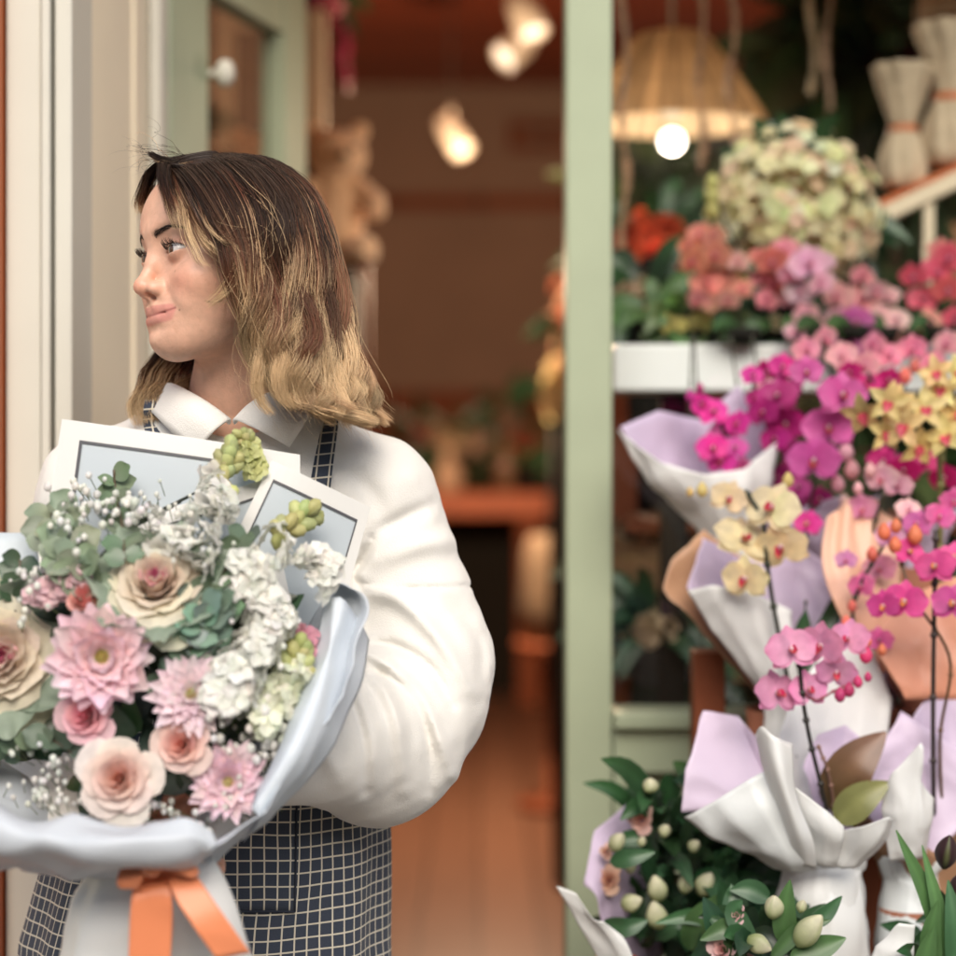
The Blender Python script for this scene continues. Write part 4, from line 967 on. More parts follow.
def fan(mb, rows, nr=14, ncol=8, crease=.004, c0=(1, 1, 1), c1=None, sharp=True, seed=0, wave=0):
    """paper sheet through rows of points (each row the same count); sharp keeps corners between columns"""
    rows = A(rows, float); nc = rows.shape[1]; rr = []
    for r in rows:
        if sharp: s = np.linspace(0, nc - 1, (nc - 1) * ncol + 1); i = np.minimum(s.astype(int), nc - 2); f = (s - i)[:, None]; rr.append(r[i] * (1 - f) + r[i + 1] * f)
        else: rr.append(catmull(r, (nc - 1) * ncol + 1))
    rr = A(rr); g = np.stack([catmull(rr[:, j], nr) for j in range(rr.shape[1])], 1)
    # crumple: ridged noise displaces along the sheet's normal
    du_ = np.gradient(g, axis=0); dv_ = np.gradient(g, axis=1); nn = np.cross(du_, dv_); nn /= Ln(nn)[..., None] + 1e-9
    rid = 1 - 2 * np.abs(vnoise(g, 11, seed)) + .6 * (1 - 2 * np.abs(vnoise(g, 26, seed + 1))); g = g + nn * (rid * crease * 1.5)[..., None]
    if wave: g = g + nn * (wave * np.sin(np.linspace(0, 1, g.shape[1]) * 22 + seed))[None, :, None] * np.linspace(1, 0, nr)[:, None, None] ** 2
    c1 = c0 if c1 is None else c1; k = np.linspace(0, 1, nr)[:, None, None] + np.zeros((1, g.shape[1], 1)); mb.grid(g, A(c0) * (1 - k) + A(c1) * k)
    return g
WHITEP, LILAC, GREYB, KRAFT, PEACH = A([.74, .75, .74]), A([.52, .43, .57]), A([.50, .56, .62]), A([.42, .24, .14]), A([.68, .33, .22])
DG, MG, LG = A([.018, .05, .02]), A([.05, .11, .035]), A([.16, .24, .07])
# ------------------------------------------------------------------ the bouquet in her arms
BQ = thing('bouquet', 'large pink and white bouquet in grey blue paper tied with an orange ribbon', 'bouquet', P(150, 900, 1.93))
SPF = lambda x, y: 1.90 + .00 + .14 * max(0, ((x - 150) / 260) ** 2) + (.10 if y < 500 else .10 * max(0, (560 - y) / 80) if y < 560 else 0)   # dome of blooms
def bl(x, y, off=0): return P(x, y, min(SPF(x, y), 2.02) + off)
def flat_row(pts): return [P(*q) for q in pts]
# back sheets of white paper with a raised pale border and thin dark line
def framed(pts, name, seedv):
    """pts: four corners, clockwise from top left (px,py,Y); a sheet with border strips and inner line"""
    a, b, c, d = [P(*q) for q in pts]; mb = MB()
    u = np.linspace(0, 1, 14)[None, :, None]; v = np.linspace(0, 1, 14)[:, None, None]
    S = lambda u, v: (a * (1 - u) + b * u) * (1 - v) + (d * (1 - u) + c * u) * v
    g = S(u, v); nn = nrm(np.cross(b - a, d - a)); nn = nn if nn[1] < 0 else -nn
    cur = .010 * np.sin(u * 3.0 + seedv) * np.sin(v * 2.5 + 1)
    mb.grid(g + nn * cur, (.56, .62, .66)); sheet = mb.build(name, M_sheet, BQ, thick=.0006)
    def band(i0, i1, off, col, nm, M):
        m2 = MB(); q = 14
        for (u0, v0, u1, v1) in ((i0, i0, 1 - i0, i0), (1 - i0, i0, 1 - i0, 1 - i0), (i0, i0, i0, 1 - i0)):
            o = A([(0, 1), (-1, 0), (1, 0)][[(i0, i0, 1 - i0, i0), (1 - i0, i0, 1 - i0, 1 - i0), (i0, i0, i0, 1 - i0)].index((u0, v0, u1, v1))], float) * (i1 - i0)
            t = np.linspace(0, 1, q)[:, None]; e = np.stack([np.concatenate([u0 + (u1 - u0) * t, v0 + (v1 - v0) * t], 1) + o * k for k in (0, 1)], 1)
            pp = S(e[..., 0:1], e[..., 1:2]) + nn * (.010 * np.sin(e[..., 0:1] * 3.0 + seedv) * np.sin(e[..., 1:2] * 2.5 + 1) + off)
            m2.grid(pp, col)
        return m2.build(nm, M, sheet, smooth=False)
    band(.0, .085, .0012, (.80, .79, .76), 'border', M_sheet)
    band(.085, .098, .0016, (.10, .10, .11), 'border_line', M_sheet)
framed([(62, 419, 2.055), (300, 455, 2.07), (300, 660, 2.05), (30, 640, 2.03)], 'wrapping_sheet', 0)
framed([(272, 461, 2.045), (371, 507, 2.05), (318, 700, 2.03), (185, 640, 2.02)], 'wrapping_sheet', 1.2)
framed([(135, 520, 2.035), (262, 478, 2.035), (300, 640, 2.02), (150, 700, 2.0)], 'wrapping_sheet', 2.1)
# outer grey-blue paper: cup around the blooms, opening towards the camera
mb = MB()
rim = [(-60, 640, 1.90), (-45, 760, 1.85), (0, 806, 1.82), (60, 836, 1.80), (130, 846, 1.79), (190, 838, 1.80), (240, 826, 1.83), (285, 780, 1.86), (315, 720, 1.89), (345, 650, 1.93), (362, 598, 1.97), (330, 590, 2.0)]
mid = [(-50, 700, 1.98), (-30, 790, 1.93), (10, 850, 1.89), (60, 862, 1.87), (130, 866, 1.86), (185, 860, 1.87), (232, 838, 1.90), (268, 800, 1.93), (292, 740, 1.96), (310, 680, 1.99), (322, 630, 2.01), (312, 610, 2.02)]
base = [(100, 850, 2.0), (110, 862, 1.97), (120, 868, 1.94), (135, 872, 1.92), (150, 873, 1.91), (165, 872, 1.92), (178, 868, 1.93), (188, 860, 1.95), (192, 850, 1.97), (194, 840, 1.99), (192, 830, 2.0), (188, 825, 2.01)]
fan(mb, [flat_row(rim), flat_row(mid), flat_row(base)], 28, 9, .0050, GREYB * A([1.14, 1.09, 1.06]), GREYB * A([1.1, 1.06, 1.04]), sharp=False, seed=3, wave=.003)
mb.build('wrapping_paper', M_paper, BQ, thick=.0008)
mb = MB()       # the rolled lower lip with its big fold
r1 = [(-40, 800, 1.83), (20, 820, 1.81), (80, 826, 1.80), (140, 824, 1.795), (185, 822, 1.785), (206, 836, 1.79)]
r2 = [(-40, 812, 1.80), (20, 830, 1.775), (80, 842, 1.765), (140, 838, 1.765), (190, 838, 1.770), (212, 846, 1.785)]
r3 = [(-40, 838, 1.81), (20, 852, 1.785), (80, 862, 1.775), (140, 862, 1.775), (185, 860, 1.780), (202, 852, 1.79)]
r4 = [(-40, 850, 1.86), (20, 862, 1.84), (80, 868, 1.83), (140, 866, 1.82), (180, 862, 1.82), (196, 855, 1.82)]
fan(mb, [flat_row(r) for r in (r1, r2, r3, r4)], 30, 14, .0052, GREYB * A([1.14, 1.09, 1.06]), GREYB * A([1.1, 1.06, 1.04]), sharp=False, seed=8)
mb.build('wrapping_paper', M_paper, BQ, thick=.0008)
mb = MB()       # pale wing on the right edge
w1 = [(326, 596, 2.0), (340, 600, 1.965), (354, 618, 1.985), (368, 640, 2.0)]
w2 = [(314, 655, 1.95), (326, 664, 1.915), (340, 676, 1.93), (354, 690, 1.96)]
w3 = [(290, 735, 1.90), (298, 742, 1.87), (306, 754, 1.885), (314, 765, 1.91)]
w4 = [(262, 796, 1.87), (256, 812, 1.85), (248, 826, 1.86), (240, 838, 1.88)]
fan(mb, [flat_row(r) for r in (w1, w2, w3, w4)], 24, 8, .0028, (.66, .72, .78), (.60, .66, .72), sharp=True, seed=9)
mb.build('wrapping_paper', M_paper, BQ, thick=.0008)
mb = MB()
fan(mb, [flat_row(r) for r in ([(-60, 530, 2.0), (0, 534, 2.0), (36, 532, 2.01)], [(-60, 580, 1.98), (0, 580, 1.98), (40, 575, 1.99)], [(-60, 640, 1.97), (0, 640, 1.97), (45, 640, 1.97)])], 10, 8, .002, (.58, .64, .68), None, sharp=False, seed=4)
mb.build('wrapping_paper', M_paper, BQ, thick=.0008)
# white stem wrap below
mb = MB(); rows = []
for y, hw, cx in ((862, 42, 148), (880, 56, 150), (910, 72, 150), (950, 84, 150), (1010, 92, 152), (1080, 84, 152)):
    rows.append([P(cx + hw * math.cos(a), y, 1.93 + R(hw * .75, 1.93) * math.sin(a)) * 1.0 for a in np.linspace(-math.pi * 1.0, math.pi, 17)])
for k, r in enumerate(rows):
    for j, q in enumerate(r): q += A([.004 * math.sin(j * 2.4) * (.4 + .25 * k), -.006 * abs(math.sin(j * 1.2 + k)), 0])
fan(mb, rows, 30, 5, .0045, WHITEP, WHITEP, sharp=False, seed=14)
mb.build('stem_wrap', M_paper, BQ, thick=.0008)
mb = MB()
fan(mb, [flat_row(r) for r in ([(182, 858, 1.862), (200, 862, 1.862), (212, 856, 1.87)], [(196, 890, 1.84), (214, 896, 1.842), (224, 884, 1.86)], [(214, 956, 1.83), (236, 960, 1.838), (250, 950, 1.86)], [(230, 1010, 1.84), (250, 1012, 1.85), (262, 1000, 1.87)])], 12, 6, .002, WHITEP, None, sharp=False, seed=5)
mb.build('stem_wrap', M_paper, BQ, thick=.0008)
# orange ribbon: knot, loop and two tails
M_rib = mat('satin_ribbon', (.80, .27, .12), .38, sheen=.3, bump=(500, .1, .0004), nz=(8, .06), trans=.15)
rb = MB()
def ribbon(mbx, l, r, sd=1):
    l = catmull(flat_row(l), 20); r = catmull(flat_row(r), 20); mid_ = (l + r) / 2 + A([0, -.0008, 0]); fan(mbx, np.stack([l[::4], (l[::4] + r[::4]) / 2, r[::4]], 1), 24, 6, .0022, W3, W3, sharp=False, seed=len(l) + int(abs(l[0, 0]) * 900))
ribbon(rb, [(140, 862, 1.83), (132, 890, 1.815), (129, 930, 1.81), (128, 1000, 1.82)], [(170, 866, 1.83), (171, 895, 1.81), (172, 930, 1.812), (168, 1000, 1.82)])
rb.build('ribbon', M_rib, BQ, thick=.0006)
rb = MB(); ribbon(rb, [(168, 862, 1.825), (172, 892, 1.808), (196, 930, 1.80), (236, 985, 1.81)], [(190, 866, 1.825), (208, 893, 1.81), (232, 926, 1.805), (268, 976, 1.815)]); rb.build('ribbon', M_rib, BQ, thick=.0006)
rb = MB(); ribbon(rb, [(126, 858, 1.83), (120, 872, 1.815), (118, 884, 1.81), (124, 890, 1.812)], [(160, 862, 1.83), (150, 872, 1.806), (140, 884, 1.806), (136, 890, 1.812)]); rb.build('ribbon', M_rib, BQ, thick=.0006)
rb = MB(); ribbon(rb, [(150, 864, 1.81), (172, 850, 1.80), (194, 852, 1.80), (200, 862, 1.81)], [(152, 872, 1.81), (172, 872, 1.795), (196, 878, 1.80), (206, 868, 1.812)]); rb.build('ribbon', M_rib, BQ, thick=.0006)
rb = MB(); rb.ball(P(152, 868, 1.803), (R(11, 1.8), .009, R(9, 1.8)), W3, seg=14, rings=10); rb.build('ribbon_knot', M_rib, BQ)
# dark greenery inside
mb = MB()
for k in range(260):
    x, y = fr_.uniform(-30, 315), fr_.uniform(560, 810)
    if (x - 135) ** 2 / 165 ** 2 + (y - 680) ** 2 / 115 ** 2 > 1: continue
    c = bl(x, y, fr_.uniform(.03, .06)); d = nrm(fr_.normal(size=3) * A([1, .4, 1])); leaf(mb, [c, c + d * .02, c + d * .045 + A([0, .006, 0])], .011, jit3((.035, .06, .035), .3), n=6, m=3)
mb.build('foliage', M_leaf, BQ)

def bloom(name, fn):
    mb = MB(); fn(mb); return mb.build(name, M_petal, BQ)
CR, PK, LP, WP, CO = A([.85, .80, .62]), A([.80, .36, .42]), A([.80, .50, .58]), A([.84, .68, .60]), A([.82, .36, .30])
def kale(x, y, r, n, off=0):
    def f(mb):
        c = bl(x, y, off); rose(mb, c, n, r * 1.12, (.80, .62, .52), CR, N=34, open_=1.15, green=(.42, .48, .30), ruf=.03, H0=.75)
        rose(mb, c + nrm(n) * .006, n, r * .26, (.60, .10, .26), (.74, .42, .42), N=10, ruf=.05)
        B = basis(n)
        for k in range(7):
            a = k * .9 + .3; d = B @ A([math.cos(a), math.sin(a), .05]); petal(mb, c - nrm(n) * r * .42, d, nrm(n), r * 1.25, r * .52, .25, .1, 'round', 8, 9, (.16, .24, .17), (.36, .44, .34), ruf=.05)
    bloom('ornamental_cabbage', f)
kale(155, 578, R(60, 1.9), (.10, -1, .75)); kale(0, 655, R(70, 1.9), (.25, -1, .15), -.02)
bloom('dahlia', lambda mb: daisy(mb, bl(102, 657, -.025), (.05, -1, .10), R(58, 1.88), (.88, .54, .52), (.90, .68, .76), (.55, .45, .10), rings=((1, 13, .10), (.92, 12, .28), (.62, 9, .5), (.40, 8, .8)), W=.27))
bloom('dahlia', lambda mb: daisy(mb, bl(191, 695, -.018), (.05, -1, .35), R(45, 1.88), (.88, .68, .68), (.90, .74, .80), (.6, .5, .2), W=.19))
bloom('dahlia', lambda mb: daisy(mb, bl(228, 782, -.025), (.15, -1, .1), R(44, 1.86), (.88, .62, .62), (.90, .70, .78), (.6, .5, .2), W=.20))
bloom('rose', lambda mb: rose(mb, bl(84, 716, -.03), (-.1, -1, .2), R(34, 1.87), (.84, .32, .38), (.90, .60, .65), N=20))
bloom('rose', lambda mb: rose(mb, bl(118, 778, -.045), (.0, -1, .22), R(45, 1.85), (.86, .50, .40), (.90, .82, .76), N=24, open_=1.1))
bloom('rose', lambda mb: rose(mb, bl(181, 744, -.03), (-.05, -1, .2), R(34, 1.87), (.86, .42, .34), (.90, .70, .64), N=20))
bloom('rose', lambda mb: rose(mb, bl(86, 600, -.005), (-.1, -.8, .6), R(25, 1.9), (.82, .30, .26), (.86, .44, .38), N=14, open_=.4, H0=1.3))
bloom('rose', lambda mb: rose(mb, bl(150, 842, -.0), (0, -.8, .5), R(26, 1.9), (.84, .40, .34), (.86, .62, .56), N=14))
def stk(pts, r, fr, c, tip, N): bloom('stock_flower', lambda mb: stock(mb, [bl(*q) for q in pts], r, fr, c, tip, N))
WS = A([.90, .90, .84]); YG = A([.60, .62, .28])
stk([(195, 560, .0), (205, 520, .0), (222, 480, .0), (236, 440, .0)], .016, .017, WS, YG, 46)
stk([(240, 595, .0), (262, 560, .0), (285, 530, .0), (318, 505, .0)], .018, .017, WS, YG, 46)
stk([(268, 620, -.01), (262, 592, -.01), (252, 572, -.005), (236, 560, 0)], .017, .017, WS, None, 26)
stk([(318, 590, .0), (330, 568, .0), (316, 556, 0), (300, 560, 0)], .012, .015, WS, None, 16)
stk([(225, 700, -.02), (240, 668, -.02), (262, 640, -.015), (282, 610, -.01)], .030, .017, WS, None, 60)
stk([(262, 720, -.02), (280, 690, -.02), (296, 660, -.015), (300, 640, -.01)], .020, .016, WS * A([.95, .98, .85]), YG, 40)
stk([(215, 500, .0), (222, 505, .0), (228, 510, .0)], .013, .017, WS, None, 14)
stk([(165, 545, .0), (180, 540, .0), (192, 536, .0)], .012, .015, WS, None, 14)
stk([(40, 600, .0), (55, 588, .0), (72, 580, .0), (86, 578, 0)], .013, .014, A([.84, .60, .64]), None, 24)
stk([(300, 672, -.0), (306, 652, .0), (306, 630, .0)], .013, .013, A([.74, .34, .42]), None, 18)
stk([(212, 470, .0), (207, 492, .0), (200, 500, .0)], .010, .013, WS, None, 8)
stk([(258, 470, .02), (250, 448, .02), (240, 430, .02)], .013, .012, YG, YG, 22)
# small white sprays
def gyp(pts, N, spread, s0=.0028, s1=.0048):
    mb = MB()
    for k in range(N):
        i = fr_.integers(0, len(pts)); x = pts[i][0] + fr_.normal() * spread; y = pts[i][1] + fr_.normal() * spread; c = bl(x, y, -.02 + fr_.uniform(-.02, .03)); s = fr_.uniform(s0, s1)
        mb.ball(c, (s * .8, s * .8, s * .9), jit3((.88, .88, .83), .04), seg=6, rings=4); mb.tube([c, c + A([fr_.normal() * .006, .03, -.015])], .0005, LG, 3, False)
    mb.build('gypsophila', M_petal, BQ)
gyp([(30, 762), (45, 745), (60, 760), (20, 790), (48, 790)], 34, 10); gyp([(155, 800), (170, 810), (150, 812)], 16, 8)
gyp([(245, 700), (262, 730), (290, 715), (280, 700)], 60, 18, .004, .0075); gyp([(255, 760), (278, 740), (258, 790), (235, 800)], 60, 10, .003, .006)
gyp([(75, 505), (90, 490), (70, 520), (110, 510), (125, 500)], 70, 13, .003, .0055); gyp([(20, 610), (35, 590), (28, 575)], 26, 9); gyp([(215, 745), (230, 725)], 24, 11, .003, .006)
# eucalyptus
def euca(pts, N, rl, c, name='eucalyptus'):
    mb = MB(); cur = catmull([bl(*q) for q in pts], 24); mb.tube(cur, .0014, (.12, .09, .06), 5)
    for k in range(N):
        p = cur[int(k / N * 23)]; s = 1 if k % 2 else -1; d = nrm(A([s * 1.0, -.3 + fr_.normal() * .3, .35 + fr_.normal() * .4])); L = rl * fr_.uniform(.8, 1.2)
        petal(mb, p, d, nrm(A([fr_.normal() * .4, -1, .5 + fr_.normal() * .4])), L, L * .5, .1, .12, 'round', 7, 7, jit3(c, .12), jit3(A(c) * 1.2, .12))
    mb.build(name, M_leaf, BQ)
euca([(125, 560, .0), (122, 525, .01), (116, 495, .015), (114, 470, .02)], 14, .019, (.13, .18, .11))
for k in range(3): euca([(75 + k * 10, 585, .0), (62 + k * 8, 560, .0), (52 + k * 10, 535, .005), (52 + k * 12, 508 - k * 3, .01)], 13, .024, (.20, .25, .17))
euca([(200, 600, .0), (225, 570, .01), (240, 550, .01), (250, 532, .01)], 14, .02, (.12, .17, .11))
for k in range(4): euca([(165 + k * 12, 690, .02), (185 + k * 8, 660, .0), (200 + k * 6, 630, -.012), (205 + k * 8, 600, -.01)], 14, .022, jit3((.17, .25, .19), .1))
euca([(0, 760, .01), (20, 745, .0), (50, 740, 0), (75, 755, 0)], 12, .022, (.13, .18, .12))
euca([(20, 560, .03), (18, 590, .02), (15, 615, .01)], 9, .02, (.06, .10, .06))
mb = MB()
for k in range(5): mb.tube([bl(90 + k * 3, 570, .02), bl(118 + k * 4, 535 - k * 3, .015), bl(165 + k * 8, 512 - k * 5, .02)], .0012, (.03, .04, .03), 5)
mb.build('stem', M_leaf, BQ)

gyp([(262, 650), (240, 690), (285, 670), (250, 620)], 50, 20, .0025, .0045); gyp([(100, 830), (60, 800), (200, 815)], 40, 14); gyp([(180, 520), (150, 500), (200, 545)], 40, 14, .0025, .004); gyp([(310, 700), (300, 740)], 30, 10)
stk([(160, 540, .0), (150, 520, .01), (160, 505, .01)], .012, .013, WS, None, 12)
stk([(290, 760, -.02), (300, 735, -.02), (305, 715, -.01)], .012, .012, WS, None, 16)
# ------------------------------------------------------------------ flower display in front of the window
MAG, DMAG, HPK, CRM, YEL, COR = A([.66, .04, .30]), A([.40, .012, .17]), A([.76, .22, .44]), A([.86, .74, .46]), A([.78, .60, .24]), A([.80, .20, .15])
PPK, PALEP = A([.76, .30, .52]), A([.80, .45, .48])
M_pot = mat('terracotta', (.30, .11, .06), .8, nz=(12, .15))
def wrap_cone(t, x, y, z, pr, ph, fr, fh, col, rot=0., seed=0, lean=(0, 0), name='wrapping_paper', low=True, gap=None, c1=None):
    rows = []; N = 20; prof = [(.0, .95), (.35, 1.0), (.75, .95), (1.0, .78)] if low else [(.8, .80), (1.0, .80)]
    ang = np.linspace(0, 2 * math.pi, N + 1) if gap is None else np.linspace(gap[0], gap[1], N + 1)
    r = np.random.default_rng(seed); wob = r.normal(0, .05, N + 1); wob[-1] = wob[0]
    for h, k in prof:
        rows.append([(x + pr * k * (1 + wob[j] * .6) * math.cos(a), y + pr * k * (1 + wob[j] * .6) * math.sin(a), z + ph * h) for j, a in enumerate(ang)])
    for s in (.25, .55, 1.0):
        row = []
        for j, a in enumerate(ang):
            c = abs(math.cos(2 * (a - rot))) ** 1.6; rr = pr * .78 + (fr * (.72 + .42 * c) - pr * .78) * s ** .85; hh = fh * (.66 + .40 * c) * s
            rr *= 1 + wob[j] * s
            row.append((x + lean[0] * s + rr * math.cos(a), y + lean[1] * s + rr * .8 * math.sin(a), z + ph + hh))
        rows.append(row)
    mb = MB(); fan(mb, rows, 26, 4, .0045, col, c1 if c1 is not None else col, sharp=True, seed=seed); return mb.build(name, M_paper, t, thick=.0007)
def stem(t, pts, r=.0022, c=(.035, .035, .02), name='stem'):
    cur = catmull([P(*q) for q in pts], 30); mb = MB(); mb.tube(cur, r, c, 6)
    for k in range(3, 29, 5): mb.ball(cur[k], r * 1.7, A(c) * 1.3, seg=6, rings=5)
    mb.build(name, M_leaf, t)
def blooms(t, L, Y, c, cl, kind='o', tint=None, dirn=(-.25, -1, .05), jx=.42, name='bloom', c2=None):
    for q in L:
        x, y, r = q[:3]; Yb = (q[3] if len(q) > 3 else Y) + fr_.uniform(-.02, .02); mp, ml = MB(), MB(); n = A(dirn) + fr_.normal(size=3) * A([jx, 0, jx * .7])
        cc = jit3(c if c2 is None or fr_.uniform() < .5 else c2, .10); fn = orchid if kind == 'o' else cymbid
        fn(mp, ml, P(x, y, Yb), n, (fr_.normal() * .15, 0, 1), R(r, Yb), cc, cl, **({'tint': tint} if kind == 'o' else {}))
        b = mp.build(name, M_petal, t); ml.build('lip', M_petal, b)
def buds(t, L, Y, c, name='bud'):
    for (x, y, s) in L:
        mb = MB(); r = R(s, Y); mb.ball(P(x, y, Y), (r, r, r * 1.25), jit3(c, .1), seg=9, rings=7, pinch=.5); mb.build(name, M_petal, t)
def strap_leaves(t, base, L, W=.022, Y=None, c=None):
    for (x, y, dY) in L:
        b = P(*base); e = P(x, y, base[2] + dY); m = (b + e) / 2 + A([(e[0] - b[0]) * .1, 0, .02]); mb = MB()
        leaf(mb, [b, m, e], W, jit3(c if c is not None else MG * .8, .1), jit3(c if c is not None else MG, .2), fold=.25, kind='blade'); mb.build('leaf', M_leaf, t)

# stepped wooden stand
t = thing('display_stand', 'stepped red brown wooden stand carrying the wrapped orchids', 'display stand', (.6, 2.6, -.12))
for (y0, y1, z) in ((2.30, 2.60, .65), (2.603, 2.78, .86), (2.783, 2.925, 1.03)): slab('shelf', (.345, y0, z - .022), (1.15, y1, z), M_redwood, t, bevel=.002)
for (x, y, z) in ((.305, 2.75, 1.028), (1.17, 2.75, 1.028), (.325, 2.34, .64), (1.17, 2.34, .64)): slab('leg', (x - .028, y - .028, -.12), (x + .012, y + .028, z), M_redwood, t, bevel=.002)
slab('apron_board', (.3475, 2.76, .62), (1.14, 2.778, .83), M_redwood, t); slab('side_rail', (.298, 2.37, .58), (.312, 2.72, .63), M_redwood, t)

def zat(py, Y): return P(0, py, Y)[2]
def potthing(label, px, Y, zsh, group=None): return thing('orchid_plant', label, 'orchid', (P(px, 0, Y)[0], Y, zsh), group)
def pot(t, x, y, z, r=.05, h=.1, m=None):
    mb = MB(); mb.lathe([(0, 0), (r * .75, 0), (r, h), (r * .93, h), (r * .9, h * .88), (0, h * .86)], W3, (x, y, z), 24); mb.build('pot', m or M_pot, t)
GO = 'wrapped potted orchids on the wooden stand'
# 1 top left: magenta spray in a white and lilac wrap
Y = 2.86; x = P(738, 0, Y)[0]; t = potthing('magenta orchid spray in white and lilac paper, highest wrap near the window post', 738, Y, 1.03, GO); pot(t, x, Y, 1.031)
mb = MB(); fan(mb, [flat_row(r) for r in ([(618, 428, 2.80), (655, 412, 2.84), (700, 420, 2.88), (738, 385, 2.88), (760, 410, 2.86), (776, 440, 2.84)], [(640, 465, 2.80), (672, 462, 2.83), (705, 468, 2.88), (740, 440, 2.88), (762, 458, 2.86), (774, 478, 2.84)],
    [(690, 515, 2.82), (704, 520, 2.83), (720, 520, 2.86), (740, 516, 2.88), (758, 520, 2.86), (768, 524, 2.84)], [(716, 560, 2.83), (724, 560, 2.83), (732, 560, 2.84), (742, 560, 2.86), (752, 560, 2.86), (760, 560, 2.84)])], 20, 7, .004, LILAC, LILAC, seed=31)
mb.build('wrapping_paper', M_paper, t, thick=.0007)
mb = MB(); fan(mb, [flat_row(r) for r in ([(620, 428, 2.78), (640, 446, 2.76), (664, 462, 2.75), (706, 474, 2.74), (740, 470, 2.75), (775, 440, 2.80)], [(642, 470, 2.775), (664, 482, 2.76), (690, 492, 2.75), (716, 498, 2.745), (742, 492, 2.75), (770, 470, 2.79)],
    [(684, 512, 2.79), (696, 516, 2.78), (708, 522, 2.775), (724, 526, 2.77), (744, 524, 2.775), (764, 516, 2.79)], [(712, 560, 2.80), (720, 562, 2.795), (728, 564, 2.79), (738, 564, 2.79), (748, 563, 2.795), (758, 560, 2.80)], [(712, 640, 2.81), (720, 640, 2.805), (728, 640, 2.80), (738, 640, 2.80), (748, 640, 2.805), (758, 640, 2.81)])], 24, 7, .004, WHITEP, WHITEP * .96, seed=32)
mb.build('wrapping_paper', M_paper, t, thick=.0007)
stem(t, [(738, 600, 2.82), (734, 520, 2.82), (728, 450, 2.81), (715, 405, 2.80)])
blooms(t, [(712, 412, 18), (726, 430, 17), (700, 404, 13), (712, 448, 18), (738, 424, 16), (722, 462, 17), (742, 470, 15), (735, 448, 14)], 2.79, MAG * A([1.1, 1, 1.1]), (.5, .02, .12), dirn=(-.1, -1, .1), c2=HPK)
buds(t, [(690, 396, 5), (700, 388, 4)], 2.80, MAG)
# 2 cream orchid, lilac and white wrap with kraft paper
Y = 2.68; x = P(785, 0, Y)[0]; t = potthing('cream orchid with red centres in lilac, white and kraft paper', 785, Y, .86, GO); pot(t, x, Y, .861)
mb = MB(); fan(mb, [flat_row(r) for r in ([(664, 588, 2.66), (672, 560, 2.68), (700, 530, 2.72), (745, 560, 2.74)], [(678, 610, 2.655), (690, 600, 2.68), (715, 590, 2.72), (755, 600, 2.74)], [(730, 670, 2.66), (745, 668, 2.68), (760, 665, 2.70), (780, 665, 2.72)], [(765, 712, 2.66), (772, 712, 2.67), (785, 712, 2.68), (795, 712, 2.70)])], 20, 8, .004, KRAFT * 1.2, KRAFT * 1.2, seed=33)
mb.build('kraft_paper', M_paper, t, thick=.0007)
mb = MB(); fan(mb, [flat_row(r) for r in ([(686, 588, 2.62), (702, 538, 2.66), (745, 560, 2.72), (800, 545, 2.74), (850, 580, 2.72)], [(706, 612, 2.615), (722, 590, 2.66), (752, 600, 2.71), (800, 590, 2.73), (840, 620, 2.71)], [(760, 690, 2.63), (770, 680, 2.66), (785, 672, 2.69), (805, 672, 2.70), (820, 690, 2.68)])], 20, 8, .004, LILAC * 1.1, LILAC * 1.1, seed=34)
mb.build('wrapping_paper', M_paper, t, thick=.0007)
mb = MB(); fan(mb, [flat_row(r) for r in ([(688, 590, 2.60), (712, 584, 2.585), (745, 590, 2.58), (790, 610, 2.59)], [(712, 628, 2.60), (730, 622, 2.585), (755, 620, 2.58), (790, 640, 2.59)], [(765, 696, 2.62), (772, 700, 2.61), (784, 700, 2.60), (800, 694, 2.61)], [(760, 770, 2.63), (772, 775, 2.61), (786, 775, 2.61), (806, 768, 2.63)])], 22, 9, .004, WHITEP, WHITEP, seed=35)
mb.build('wrapping_paper', M_paper, t, thick=.0007)
stem(t, [(800, 720, 2.60), (790, 690, 2.58), (776, 620, 2.56), (768, 570, 2.555), (762, 520, 2.555), (745, 490, 2.56)], .003, (.02, .025, .015))
stem(t, [(795, 700, 2.60), (802, 640, 2.60), (806, 600, 2.61)], .0015, (.02, .03, .015))
blooms(t, [(742, 541, 32), (773, 509, 31), (782, 547, 30), (746, 579, 26), (728, 498, 20)], 2.54, CRM * A([1.02, 1.0, 1.0]), (.60, .04, .10), tint=CRM)
buds(t, [(702, 490, 6), (788, 480, 6), (690, 492, 4)], 2.56, YEL)
strap_leaves(t, (795, 700, 2.60), [(852, 572, .06), (806, 610, .0)], .012, c=DG)
# 3 tall magenta orchid
t = potthing('tall bright magenta orchid arching above the cream one', 812, 2.80, 1.03, GO); x = P(812, 0, 2.84)[0]; pot(t, x, 2.84, 1.031)
wrap_cone(t, x, 2.84, 1.031, .055, .09, .085, .10, LILAC, .3, 41)
stem(t, [(812, 620, 2.80), (806, 540, 2.77), (818, 470, 2.74), (842, 400, 2.72), (830, 365, 2.73), (800, 360, 2.74)])
blooms(t, [(829, 428, 28), (814, 461, 28), (842, 395, 26), (806, 372, 18)], 2.70, A([.66, .12, .40]), (.55, .02, .10), dirn=(-.15, -1, .05), jx=.15)
blooms(t, [(778, 396, 22), (786, 424, 22), (764, 412, 18), (790, 380, 18), (776, 440, 18), (792, 452, 16)], 2.80, DMAG * 1.2, (.4, .01, .1), dirn=(-.3, -1, .0))
buds(t, [(846, 452, 8), (852, 470, 8), (838, 484, 7), (844, 500, 5)], 2.72, PALEP); blooms(t, [(808, 524, 16, 2.70)], 2.7, MAG, (.6, .3, .1))
